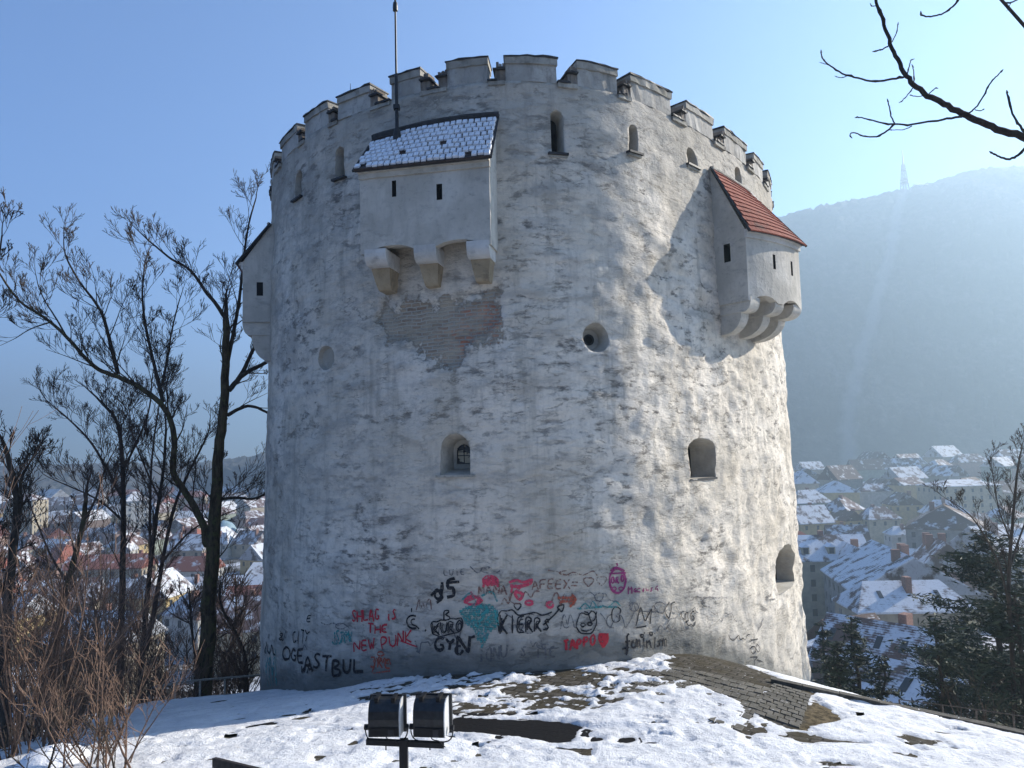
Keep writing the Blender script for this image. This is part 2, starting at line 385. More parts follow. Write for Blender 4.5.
def PP(*pts): return [ground_pt(a, b) for a, b in pts]
ASPH = [PP((450, 718), (500, 719), (560, 721), (586, 727), (580, 736), (570, 744), (553, 744), (540, 741), (505, 737), (470, 735), (440, 734)),
        PP((585, 737), (604, 738), (603, 743), (588, 744)), PP((616, 739), (636, 734), (641, 741), (630, 745), (616, 745)), PP((240, 727), (275, 722), (280, 725), (245, 730))]
BARE = [PP((672, 660), (690, 650), (715, 654), (750, 668), (785, 682), (765, 690), (757, 714), (750, 732), (742, 716), (738, 702), (704, 686), (676, 676)),
        PP((752, 712), (775, 682), (812, 694), (803, 730), (780, 726)),
        PP((812, 697), (828, 712), (843, 720), (830, 724), (804, 726)),
        PP((770, 735), (800, 735), (866, 744), (855, 746), (800, 742)),
        PP((905, 735), (935, 742), (930, 746), (900, 740))]
PATCHY = [PP((540, 676), (600, 672), (660, 660), (700, 652), (725, 668), (700, 676), (660, 684), (620, 700), (590, 714), (545, 716), (520, 700)),
          PP((350, 690), (420, 676), (560, 670), (600, 668), (590, 680), (540, 694), (450, 700), (400, 700), (350, 700)),
          PP((440, 700), (540, 690), (560, 712), (520, 716), (450, 716))]
DIRT = PP((812, 690), (860, 700), (870, 730), (800, 735))
def mind(x, y, L):
    d = np.full(np.shape(x), 1e9)
    for P in L: d = np.minimum(d, sdf_poly(x, y, P))
    return d
def patch(name, mat, x0, x1, y0, y1, st, dz=0):
    xs = np.arange(x0, x1, st); ys = np.arange(y0, y1, st); X, Y = np.meshgrid(xs, ys); return X, Y, terr(X, Y) + dz
# valley sheet (polar, reaching the horizon)
rr = np.concatenate([np.linspace(2, 60, 60), 60 * np.exp(np.linspace(0, math.log(3600 / 60.), 110))[1:]])
th = np.linspace(0, 2 * math.pi, 241)[:-1]
TH, RR = np.meshgrid(th, rr)
X = RR * np.cos(TH); Y = 18 + RR * np.sin(TH); Z = terr(X, Y)
s_ = sdf_poly(X, Y, HILLTOP)
Z = Z - .5 * sst(3.6, 2.2, s_) + np.where((X > 100), 1.2, .8) * fbm(X * .02, Y * .02, 0, 3) * sst(80, 160, s_)
npgrid('valley_terrain', X, Y, Z, M_TERR, wrap=True)['kind'] = 'structure'
# hilltop ground
X, Y, Z = patch('g', None, -14.5, 15.5, -4, 36, .12)
s_ = sdf_poly(X, Y, HILLTOP); kc = (s_ < 3.0)
Z = Z + fbm(X * 2.0, Y * 2.0, 0, 3) * .012
npgrid('hilltop_ground', X, Y, Z, M_GROUND, keep=kc[:-1, :-1] & kc[1:, 1:], attrs={'asph': mind(X, Y, ASPH), 'dirt': np.minimum(sdf_poly(X, Y, DIRT), np.where(s_ > -.3, -1, 1))})['kind'] = 'structure'
# snow lying on it
X, Y, Z = patch('s', None, -13, 13.5, 7.5, 26, .05)
s_ = sdf_poly(X, Y, HILLTOP)
nz = fbm(X * 1.1, Y * 1.4, 3, 5, .6); nf = fbm(X * 4.0, Y * 5.0, 9, 4, .65)
t = .047 + .03 * fbm(X * .5, Y * .5, 1, 3) + .022 * nz + .018 * nf
t = np.minimum(t, (mind(X, Y, ASPH) + .10 * nf + .05) * .45)
t = np.minimum(t, (mind(X, Y, BARE) + .22 * nz + .10 * nf) * .35)
pm = sst(.35, -.25, mind(X, Y, PATCHY))
t = t - pm * (.052 + .13 * fbm(X * 1.6 + 5, Y * 2.6, 7, 6, .7) + .07 * fbm(X * 6, Y * 9, 11, 3))
t = t - sst(.30, .75, fbm(X * 1.3 + 40, Y * 2.4, 21, 5, .68) + .1 * nf) * .16
# hummocks and footprints
Z = Z + np.clip(t, -.06, .2) + .035 * fbm(X * 1.0, Y * 1.0, 14, 3)*sst(.0,.06,t)
fk = vnoise(X * 3.1, Y * 3.1, 33); Z = Z - .04 * sst(.35, .75, fk) * sst(.01, .04, t)
fk2 = vnoise(X * 5.5 + 9, Y * 4.1, 51); Z = Z - .022 * sst(.2, .8, fk2) * sst(.01, .03, t)
kc = (t > -.045) & (s_ < 2.4)
npgrid('snow_cover', X, Y, Z, M_SNOW, keep=kc[:-1, :-1] & kc[1:, 1:] & kc[1:, :-1] & kc[:-1, 1:], attrs={'thin': t})['kind'] = 'structure'

# stone paving beside the tower and the stepped paved strip
def paving(name, corners, nu, nv, mat, lift, jit=.25, gap=.08, grp=None, h=.05):
    A, B, C_, D = [Vector((*c, 0)) for c in corners]
    mb = MB(); rng = random.Random(5)
    for j in range(nv):
        off = .5 * (j % 2) / nu
        for i in range(-1, nu + 1):
            u0 = max(0, i / nu + off + gap / nu * .5); u1 = min(1, (i + 1) / nu + off - gap / nu * .5)
            if u1 - u0 < .15 / nu: continue
            v0 = j / nv + gap / nv * .5; v1 = (j + 1) / nv - gap / nv * .5
            P = [(A.lerp(B, u)).lerp(D.lerp(C_, u), v) for u, v in ((u0, v0), (u1, v0), (u1, v1), (u0, v1))]
            z = terr(np.array([p.x for p in P]), np.array([p.y for p in P])) + lift + rng.uniform(-.008, .008)
            lo = [(p.x, p.y, q - .06) for p, q in zip(P, z)]
            c = sum(P, Vector()) / 4
            hi = [(c.x + (p.x - c.x) * .93, c.y + (p.y - c.y) * .93, q + rng.uniform(-.004, .004)) for p, q in zip(P, z)]
            mb.hexa(lo + hi)
    o = mb.build(name, mat); return o
g = G('paving_stone'); P = g.world(); 
c = g.mix(g.mr(g.noise(P, 1.9, 4, .6), .35, .65), (.085, .078, .065), (.15, .138, .115)); c = g.mix(g.m('MULTIPLY', g.mr(g.noise(P, 14, 5, .7), .45, .7), .6), c, (.07, .062, .05))
c = g.mix(g.m('MULTIPLY', g.mr(g.noise(P, 6, 6, .75), .60, .68), .8), c, (.6, .6, .61)); c = g.mix(g.m('MULTIPLY', g.mr(g.noise(P, 3.1, 5, .7), .45, .62), .6), c, (.06, .055, .04))
M_PAVE = g.bsdf(c, .85, g.bump(g.noise(P, 22, 4), .5, .015), spec=.2)
a, b, c_, d = PP((655, 664), (772, 689), (742, 733), (620, 690))
paving('stone_paving', [a, b, c_, d], 15, 9, M_PAVE, .012)['kind'] = 'structure'
a, b, c_, d = PP((774, 684), (812, 695), (800, 730), (754, 714))
paving('paved_path', [a, b, c_, d], 4, 11, M_PAVE, .022)['kind'] = 'structure'

# ================================================================== TOWER
TOP = 14.25; SILL = 13.62; BAT = math.tan(R(1.2))
RAW = [(-7.34, 23.4), (-6.36, 21.3), (-4.87, 19.35), (-3.73, 18.45), (-2.36, 17.6), (-.88, 17.05), (.61, 16.98), (2.29, 17.5), (3.66, 18.5), (5.19, 20.05), (6.77, 22.0), (8.2, 24.1), (9.28, 26.4), (9.7, 28.6), (9.0, 31.8), (5.6, 34.7), (.5, 35.5), (-4.6, 33.6), (-7.5, 29.8), (-8.0, 26.3)]
def catmull(P, n=60):
    P = np.array(P); N = len(P); out = []
    for i in range(N):
        p0, p1, p2, p3 = P[(i - 1) % N], P[i], P[(i + 1) % N], P[(i + 2) % N]
        for t in np.linspace(0, 1, n, endpoint=False):
            out.append(.5 * ((2 * p1) + (-p0 + p2) * t + (2 * p0 - 5 * p1 + 4 * p2 - p3) * t * t + (-p0 + 3 * p1 - 3 * p2 + p3) * t ** 3))
    return np.array(out)
def resample(C, n):
    C = np.vstack([C, C[:1]]); L = np.concatenate([[0], np.cumsum(np.hypot(*np.diff(C, axis=0).T))])
    s = np.linspace(0, L[-1], n, endpoint=False); return np.stack([np.interp(s, L, C[:, 0]), np.interp(s, L, C[:, 1])], 1), L[-1]
cv, LT = resample(catmull(RAW), 2400)
sig = .42 / LT * 2400; kk = np.arange(-int(4 * sig), int(4 * sig) + 1); ker = np.exp(-kk ** 2 / 2 / sig ** 2); ker /= ker.sum()
pad = len(kk) // 2
def smooth_c(c): 
    e = np.concatenate([c[-pad:], c, c[:pad]]); return np.convolve(e, ker, 'valid')
sm = np.stack([smooth_c(cv[:, 0]), smooth_c(cv[:, 1])], 1)
cv = cv + (cv - sm) * .0 + (sm - cv) * .9
cv, LT = resample(cv, 2400)
i0 = int(np.argmin(cv[:, 1] + 10 * (abs(cv[:, 0] - .4) > .3)))
cv = np.roll(cv, -i0, axis=0)
tg = np.roll(cv, -1, 0) - np.roll(cv, 1, 0); tg /= np.linalg.norm(tg, axis=1)[:, None]
nrm = np.stack([tg[:, 1], -tg[:, 0]], 1)     # outward (curve runs left to right in front)
SS = np.arange(2400) * LT / 2400
def _ip(a, s):
    s = np.mod(s, LT); return np.interp(s, np.append(SS, LT), np.append(a, a[0]))
def plan(s): return _ip(cv[:, 0], s), _ip(cv[:, 1], s)
def pnorm(s):
    a, b = _ip(nrm[:, 0], s), _ip(nrm[:, 1], s); l = np.hypot(a, b); return a / l, b / l
def wall0(s, z, off=0.0):
    x, y = plan(s); a, b = pnorm(s); o = (TOP - np.asarray(z)) * BAT + off
    return x + a * o, y + b * o, np.asarray(z, float) + 0 * x
_sv = np.linspace(-13.5, 16.5, 1500)
def inv(px, py):
    "pixel -> (s, z) on the wall"
    z = 7.0
    for _ in range(12):
        X, Y, Z = wall0(_sv, z); qx, qy = proj(X, Y, Z)
        lo, hi = int(np.argmin(qx)), int(np.argmax(qx)); s = float(np.interp(px, qx[lo:hi + 1], _sv[lo:hi + 1]))
        X, Y, Z = wall0(np.array([s]), np.array([z])); e = proj(X, Y, Z + .5)[1] - proj(X, Y, Z)[1]
        z = float(z + .5 * (py - proj(X, Y, Z)[1][0]) / e[0])
    return float(s), z
BRK = [inv(a, b) for a, b in ((380, 296), (392, 312), (408, 300), (430, 302), (452, 300), (478, 296), (492, 290), (497, 312), (500, 332), (484, 342), (470, 346), (460, 358), (447, 364), (428, 360), (418, 346), (400, 336), (386, 338), (378, 322))]
RED = [inv(a, b) for a, b in ((468, 306), (498, 300), (500, 335), (470, 344), (452, 356), (446, 342), (462, 330))]
def relief(s, z):
    s = np.asarray(s, float); z = np.asarray(z, float)
    r = .050 * fbm(s * .9, z * 1.9, 2, 4, .5) + .045 * fbm(s * .35, z * .4, 5, 2)
    l = fbm(s * .85 + .3 * fbm(s, z, 8, 2), z * 2.2, 12, 3, .5); r = r + .055 * np.maximum(0, .28 - abs(l - .12)) 
    # rougher on the right of the bend
    k = sst(1.5, 3.5, s) * sst(12.5, 8.5, z); r = r + k * .10 * fbm(s * 1.5, z * 1.7, 30, 3, .55)
    r = r * sst(14.3, 13.2, z) * (.6 + .4 * sst(3.0, 1.0, z) * 0 + .4)
    sd = sdf_poly(s, z, BRK); r = r - .08 * sst(.04, -.06, sd + .45 * fbm(s * 2.4, z * 2.4, 4, 4))
    return r - .02
def W(s, z, off=0.0):
    x, y, q = wall0(np.atleast_1d(s), np.atleast_1d(z)); a, b = pnorm(np.atleast_1d(s)); r = relief(np.atleast_1d(s), np.atleast_1d(z)) + off
    return Vector((float((x + a * r)[0]), float((y + b * r)[0]), float(np.atleast_1d(z)[0])))
def wn(s): a, b = pnorm(np.array([s])); return Vector((float(a[0]), float(b[0]), 0))
tower = empty('white_tower', (0, 26, 0), 'huge round whitewashed stone fortress tower with battlements and graffiti on the snowy hilltop', 'tower')
TW = (0, 26, 0)
# wall solid
sA = np.arange(-12.5, 15.5, .075); sB = np.arange(15.5, LT - 12.5, .5); S_ = np.concatenate([sA, sB])
zz = np.concatenate([np.arange(-4.6, SILL, .075), [SILL]])
S, Z = np.meshgrid(S_, zz)
x, y, q = wall0(S, Z); a, b = pnorm(S); r = relief(S, Z)
Xo, Yo = x + a * r, y + b * r
nr, nc = S.shape
gz = terr(Xo[0], Yo[0])
foot = Z - gz[None, :]
V = [np.stack([Xo, Yo, Z], -1).reshape(-1, 3)]
xi, yi = plan(S_); ai, bi = pnorm(S_)
V.append(np.stack([xi - ai * .95, yi - bi * .95, 0 * xi + SILL], -1)); V.append(np.stack([xi - ai * .95, yi - bi * .95, 0 * xi - 4.6], -1))
V = np.concatenate(V); I = np.arange(nr * nc).reshape(nr, nc); T = nr * nc + np.arange(nc); Bq = T + nc
W_ = lambda A: np.concatenate([A, A[..., :1]], -1)
I2, T2, B2 = W_(I), W_(T), W_(Bq)
F_ = [np.stack([I2[:-1, :-1], I2[:-1, 1:], I2[1:, 1:], I2[1:, :-1]], -1).reshape(-1, 4),
      np.stack([I2[-1, :-1], I2[-1, 1:], T2[1:], T2[:-1]], -1), np.stack([T2[:-1], T2[1:], B2[1:], B2[:-1]], -1), np.stack([B2[:-1], B2[1:], I2[0, 1:], I2[0, :-1]], -1)]
me = bpy.data.meshes.new('wall'); me.from_pydata(V.tolist(), [], np.concatenate(F_).tolist())
ext = 2 * nc
me.attributes.new('foot', 'FLOAT', 'POINT').data.foreach_set('value', np.concatenate([foot.reshape(-1), np.full(ext, 9)]).astype(np.float32))
me.attributes.new('brick', 'FLOAT', 'POINT').data.foreach_set('value', np.concatenate([sdf_poly(S, Z, BRK).reshape(-1), np.full(ext, 9)]).astype(np.float32))
me.attributes.new('redb', 'FLOAT', 'POINT').data.foreach_set('value', np.concatenate([sdf_poly(S, Z, RED).reshape(-1), np.full(ext, 9)]).astype(np.float32))
me.attributes.new('wuv', 'FLOAT_VECTOR', 'POINT').data.foreach_set('vector', np.concatenate([np.stack([S, Z, 0 * S], -1).reshape(-1), np.zeros(ext * 3)]).astype(np.float32))
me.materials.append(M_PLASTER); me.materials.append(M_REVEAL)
fl = np.ones(len(me.polygons), bool); fl[(nr - 1) * nc:] = False; me.polygons.foreach_set('use_smooth', fl)
me.update()
wall = bpy.data.objects.new('wall', me); COL.objects.link(wall)

# openings
def outline(kind, w, h, n=12):
    "list of (u, v) with (0,0) at bottom centre"
    if kind == 'round': return [(math.cos(a) * w / 2, h / 2 + math.sin(a) * h / 2) for a in [2 * math.pi * i / 24 for i in range(24)]]
    if kind == 'rect': return [(-w / 2, 0), (w / 2, 0), (w / 2, h), (-w / 2, h)]
    sp = h - w / 2 if kind == 'arch' else h - w * .22
    ry = w / 2 if kind == 'arch' else w * .22
    return [(-w / 2, 0), (w / 2, 0)] + [(math.cos(a) * w / 2, sp + math.sin(a) * ry) for a in [math.pi * i / n for i in range(n + 1)]]
cut = MB()
OPEN = []
def opening(kind, x0, x1, y0, y1, depth, taper, sill=0, inner=None):
    cx = (x0 + x1) / 2; s, zb = inv(cx, y1); _, zt = inv(cx, y0); s0, _ = inv(x0, (y0 + y1) / 2); s1, _ = inv(x1, (y0 + y1) / 2)
    wd = abs(s1 - s0); h = zt - zb; n = wn(s); t = Vector((-n.y, n.x, 0)); 
    if t.dot(wn(s + .5) - n) < 0: pass
    base = W(s, (zb + zt) / 2); base.z = 0
    L0, L1 = [], []
    ol = outline(kind, wd, h)
    for u, v in ol:
        for L, dp in ((L0, -.25), (L1, depth)):
            k = 1 - taper * dp / depth
            vv = (v - h / 2) * k + h / 2 if kind == 'round' else (v * (k if k < 1 else k) + (h * (1 - k) * .5))
            L.append(base + t * (u * k) - n * dp + Vector((0, 0, zb + vv)))
    cut.prism(L0, L1, 1)
    OPEN.append(dict(kind=kind, s=s, zb=zb, h=h, w=wd, n=n, t=t, base=base, depth=depth, taper=taper))
    return OPEN[-1]
o_round = opening('round', 584, 611, 323, 352, .42, .32)
o_blind = opening('round', 316, 333, 346, 370, .12, .15)
o_low = opening('arch', 440, 470, 434, 475, .62, .30)
o_lowr = opening('seg', 690, 717, 438, 478, .8, .05)
o_side = opening('seg', 782, 798, 543, 588, .75, .05)
slits = [opening('arch', *q, .55, .1) for q in ((552, 564.5, 110, 153), (629, 637.5, 126, 153), (688, 697, 148, 166), (736, 742, 168, 182), (335, 344, 147, 178), (294, 301, 171, 198))]
bm = bmesh.new()
def boolean(ob, mb, name):
    me = bpy.data.meshes.new(name); me.from_pydata(mb.v, [], mb.f)
    for q in ob.data.materials: me.materials.append(q)
    me.polygons.foreach_set('material_index', mb.m)
    b_ = bmesh.new(); b_.from_mesh(me); bmesh.ops.recalc_face_normals(b_, faces=b_.faces); b_.to_mesh(me); b_.free()
    co = bpy.data.objects.new(name, me); COL.objects.link(co)
    md = ob.modifiers.new('b', 'BOOLEAN'); md.operation = 'DIFFERENCE'; md.object = co; md.solver = 'EXACT'
    dg = bpy.context.evaluated_depsgraph_get(); dg.update()
    nm = bpy.data.meshes.new_from_object(ob.evaluated_get(dg), preserve_all_data_layers=True, depsgraph=dg)
    ob.modifiers.clear(); old = ob.data; nm.name = old.name + '_cut'; ob.data = nm
    bpy.data.objects.remove(co)
print('LT',LT,'nr',nr,'nc',nc,'polys',len(wall.data.polygons),'ys',Yo.min(),Yo.max(),Xo.min(),Xo.max(), [ (round(o['s'],2),round(o['zb'],2),round(o['w'],2),round(o['h'],2)) for o in OPEN])
boolean(wall, cut, 'cut')
print('wall attrs', [a.name for a in wall.data.attributes], len(wall.data.polygons))
wall.parent = tower; wall.location = tuple(-c for c in TW)

def opening_frame(o, bars, deepfrac=.9, glass=None, label=None):
    "dark window set at the back of an opening"
    d = o['depth'] * deepfrac; k = 1 - o['taper'] * deepfrac; t, n = o['t'], o['n']
    def pt(u, v, dd=0): 
        vv = (v - o['h'] / 2) * k + o['h'] / 2 if o['kind'] == 'round' else v * k + o['h'] * (1 - k) * .5
        return o['base'] + t * (u * k) - n * (d + dd) + Vector((0, 0, o['zb'] + vv))
    return pt
M_PANE = G('old_window_glass'); 
_p = M_PANE; M_PANE = _p.bsdf((.05, .055, .06), .12, spec=.6)
_p = G('painted_light_glass'); _P = _p.world(); _c = _p.mix(_p.mr(_p.noise(_P, 5, 2), .46, .52), (.02, .02, .022), (.42, .36, .25)); M_BRIGHTPANE = _p.bsdf(_c, .15, spec=.6)  # pale patches in the base colour stand for light caught by the pane
def window_part(o, inset=1.0, frame=.035, bars=(), pane_mat=M_PANE, back=M_DARK, glass=False, ft=.03):
    pt = opening_frame(o, bars)
    ol = outline(o['kind'], o['w'] * inset, o['h'] * inset); dy = o['h'] * (1 - inset) * .5
    mb = MB(); cen = (0, o['h'] / 2)
    def ins(p, f): 
        l = math.hypot(p[0], p[1] + dy - cen[1]); return (p[0] * (1 - f / max(l, .05)), cen[1] + (p[1] + dy - cen[1]) * (1 - f / max(l, .05)))
    A = [(p[0], p[1] + dy) for p in ol]; B = [ins(p, frame) for p in ol]
    m = len(A)
    for i in range(m):
        j = (i + 1) % m
        mb.hexa([pt(*A[i]), pt(*A[j]), pt(*B[j]), pt(*B[i])] + [pt(*A[i], -ft), pt(*A[j], -ft), pt(*B[j], -ft), pt(*B[i], -ft)])
    for (u0, v0, u1, v1) in bars:
        a_ = Vector((u0 * o['w'] * inset / 2, 0)); 
        P0 = pt(u0 * o['w'] * inset / 2, v0 * o['h']); P1 = pt(u1 * o['w'] * inset / 2, v1 * o['h'])
        mb.tube([P0 + o['n'] * .012, P1 + o['n'] * .012], .011, 4)
    w_ = mb.build('window', M_METAL, tower)
    if glass is not None:
        g2 = MB(); g2.poly([pt(*b_, -.004) for b_ in A]); g2.build('pane', pane_mat, w_)
    return w_
window_part(o_low, .66, .022, [(-1, .45, 1, .45), (-1, .58, 1, .58), (-1, .70, 1, .70), (0, .2, 0, .85)], glass=True, pane_mat=M_BRIGHTPANE)
pt = opening_frame(o_low, ())
window_part(o_round, .55, .05, (), glass=True, pane_mat=M_DARK)
for o in slits: window_part(o, 1.0, .012, (), glass=True, pane_mat=M_DARK)  # here the pane is a black sheet painted as the shade inside the slit
window_part(o_lowr, 1.0, .04, [(0, 0, 0, .95), (-1, .5, 1, .5)], glass=True)
window_part(o_side, 1.0, .04, [(0, 0, 0, .95)])
# closing walls of the two recessed windows (plaster round the small opening)
for o, ins in ((o_low, .60), (o_round, .5)):
    pt = opening_frame(o, ()); ol = outline(o['kind'], o['w'], o['h']); il = outline(o['kind'], o['w'] * ins, o['h'] * ins); dy = o['h'] * (1 - ins) * .5
    mb = MB(); m = len(ol)
    for i in range(m):
        j = (i + 1) % m; mb.quad(pt(*ol[i], -.034), pt(*ol[j], -.034), pt(il[j][0], il[j][1] + dy, .0), pt(il[i][0], il[i][1] + dy, .0))
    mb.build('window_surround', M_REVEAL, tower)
# sills
def sill(o, ext, proj_, th, mat, drop=0.0):
    s, zb = o['s'], o['zb']; mb = MB(); c = o['base'] + Vector((0, 0, zb - th / 2 - drop))
    mb.box(c + o['n'] * (proj_ / 2 - .15), o['t'] * (o['w'] / 2 + ext), o['n'] * (proj_ / 2 + .15), Vector((0, 0, th / 2)))
    mb.build('window_sill', mat, tower)
for o in slits[:3]: sill(o, .09, .10, .05, M_SLATE); 
for o in slits[:3]: sill(o, .07, .05, .05, M_COPING, .055)
for o in slits[4:]: sill(o, .07, .09, .05, M_SLATE)
sill(o_low, .12, .07, .05, M_COPING); sill(o_lowr, .02, .04, .05, M_SLATE)

# ------------------------------------------------------------------ merlons
def arcbox(mb, s0, s1, o0, o1, z0, z1, step=.2, m=0, rough=0.0, rng=None):
    "block following the wall curve between offsets o0 (outside) and o1 (inside)"
    k = max(1, int(math.ceil(abs(s1 - s0) / step))); ss = np.linspace(s0, s1, k + 1)
    x, y = plan(ss); a, b = pnorm(ss); base = len(mb.v)
    for i in range(k + 1):
        j = [(rng.uniform(-rough, rough) if rng else 0) for _ in range(4)]
        bo = (TOP - z0) * BAT; bt = (TOP - z1) * BAT
        mb.v += [(x[i] + a[i] * (o0 + bo + j[0]), y[i] + b[i] * (o0 + bo + j[0]), z0), (x[i] + a[i] * (o1 + bo), y[i] + b[i] * (o1 + bo), z0),
                 (x[i] + a[i] * (o1 + bt), y[i] + b[i] * (o1 + bt), z1 + j[2]), (x[i] + a[i] * (o0 + bt + j[1]), y[i] + b[i] * (o0 + bt + j[1]), z1 + j[3])]
    for i in range(k):
        c = base + i * 4
        for q in range(4): mb.f.append((c + q, c + (q + 1) % 4, c + 4 + (q + 1) % 4, c + 4 + q)); mb.m.append(m)
    mb.f.append((base + 3, base + 2, base + 1, base)); mb.m.append(m); c = base + k * 4; mb.f.append((c, c + 1, c + 2, c + 3)); mb.m.append(m)
MER = [(281, 298, 1), (305, 328, 1), (338, 370, 1), (391, 420, 1), (447, 487, -1), (505, 556, -1), (577, 616, -1), (630, 670, -1), (685, 712, -1), (723, 745, -1), (752, 761, -1)]
ms = []
for a, b, d in MER:
    ms.append((inv(a, 55 + abs(a - 515) ** 2 * .0016)[0], inv(b, 55 + abs(b - 515) ** 2 * .0016)[0], d))
ms.insert(0, (-10.9, ms[0][0] - .75, 1)); ms.append((ms[-1][1] + .8, ms[-1][1] + 2.3, -1))
s = ms[-1][1] + .75; 
nb = int((LT + ms[0][0] - s) / 2.05); pit = (LT + ms[0][0] - s) / nb
for i in range(nb): ms.append((s, s + pit - .75, 1)); s += pit
rng = random.Random(3)
prev = None
def merlon_plaster_attr(ob): pass
M_MERLON = m_plaster2('merlon_plaster', (.32, .30, .265), (.46, .435, .39), .7, (.16, .155, .145))
for k, (s0, s1, d) in enumerate(ms):
    mb = MB(); h = TOP + rng.uniform(-.03, .03); arcbox(mb, s0, s1, -.012, -.55, SILL - .01, h - .2, rough=.02, rng=rng)
    mo = mb.build('merlon', M_MERLON, tower)
    mb = MB(); arcbox(mb, s0 - .02, s1 + .02, .03, -.6, h - .2, h - .035, rough=.018, rng=rng); mb.build('coping', M_COPING, mo)
    mb = MB(); arcbox(mb, s0 - .04, s1 + .04, .055, -.64, h - .035, h, rough=.014, rng=rng); mb.build('cap_slab', M_SLATE, mo)
    # broken brick step at one side
    e0, e1 = (s1, s1 + .24) if d > 0 else (s0 - .24, s0)
    mb = MB(); arcbox(mb, e0 + rng.uniform(-.01, .03) * (d < 0), e1, -.03, -.5, SILL, SILL + .27, step=.08, rough=.025, rng=rng); mb.build('stepped_brick', M_LEDGE, mo)
    mb = MB(); arcbox(mb, e0 - .05 * (d < 0), e1 + .05 * (d > 0), .06, -.54, SILL + .27, SILL + .31, step=.08, rough=.012, rng=rng); mb.build('cap_slab', M_SLATE, mo)
    if k < 15:
        mb = MB()
        for r_ in range(3):
            q0 = e0 + .03 + r_ * .07; mb2 = arcbox(mb, q0, q0 + .06, .05 - .02 * r_, -.3, SILL + .31, SILL + .31 + rng.uniform(.05, .13), rough=.02, rng=rng)
        mb.build('stepped_brick', M_LEDGE, mo)
    nx = ms[(k + 1) % len(ms)][0] + (LT if k == len(ms) - 1 else 0)
    if nx - s1 < 1.3:
        mb = MB(); arcbox(mb, s1 + (.2 if d > 0 else .0), nx - (.2 if ms[(k + 1) % len(ms)][2] < 0 else 0), .07, -.6, SILL, SILL + .045, step=.1, rough=.012, rng=rng); mb.build('crenel_sill', M_SLATE, tower)
        mb = MB(); arcbox(mb, s1 + .02, nx - .02, .04, -.3, SILL - .10, SILL - .002, rough=.012, rng=rng); mb.build('crenel_ledge', M_COPING, tower)
# inner deck
mb = MB(); ss = np.linspace(0, LT, 90, endpoint=False); x, y = plan(ss); a, b = pnorm(ss)
mb.poly([(x[i] - a[i] * .9, y[i] - b[i] * .9, 12.2) for i in range(90)]); mb.build('roof_deck', M_SLATE, tower)

# ------------------------------------------------------------------ projecting boxes (machicolation boxes)
def m_redtile():
    g = G('red_roof_tile'); P = g.world(); i = g.n('ObjectInfo')
    c = g.mix(g.noise(P, 6.5, 3, .7), (.20, .055, .035), (.36, .115, .075)); c = g.mix(g.mr(g.noise(P, 2.0, 5, .7), .5, .7), c, (.13, .065, .05))
    return g.bsdf(c, .85, g.bump(g.noise(P, 30, 3), .3, .01), spec=.2)
M_RTILE = m_redtile(); M_DTILE = simple('snowbound_tile', (.05, .036, .032), .8, .3, 6)
gq = G('roof_snow'); P = gq.world(); M_RSNOW = gq.bsdf(gq.mix(gq.noise(P, 5, 5), (.70, .72, .76), (.84, .85, .87)), .7, gq.bump(gq.noise(P, 12, 5), .6, .03), spec=.2)
M_TRIM = m_plaster2('cornice_plaster', (.47, .43, .36), (.56, .52, .45), .3, (.25, .22, .17))
def bil(q, u, v): return (q[0].lerp(q[1], u)).lerp(q[3].lerp(q[2], u), v)   # q: eaveL, eaveR, topR, topL
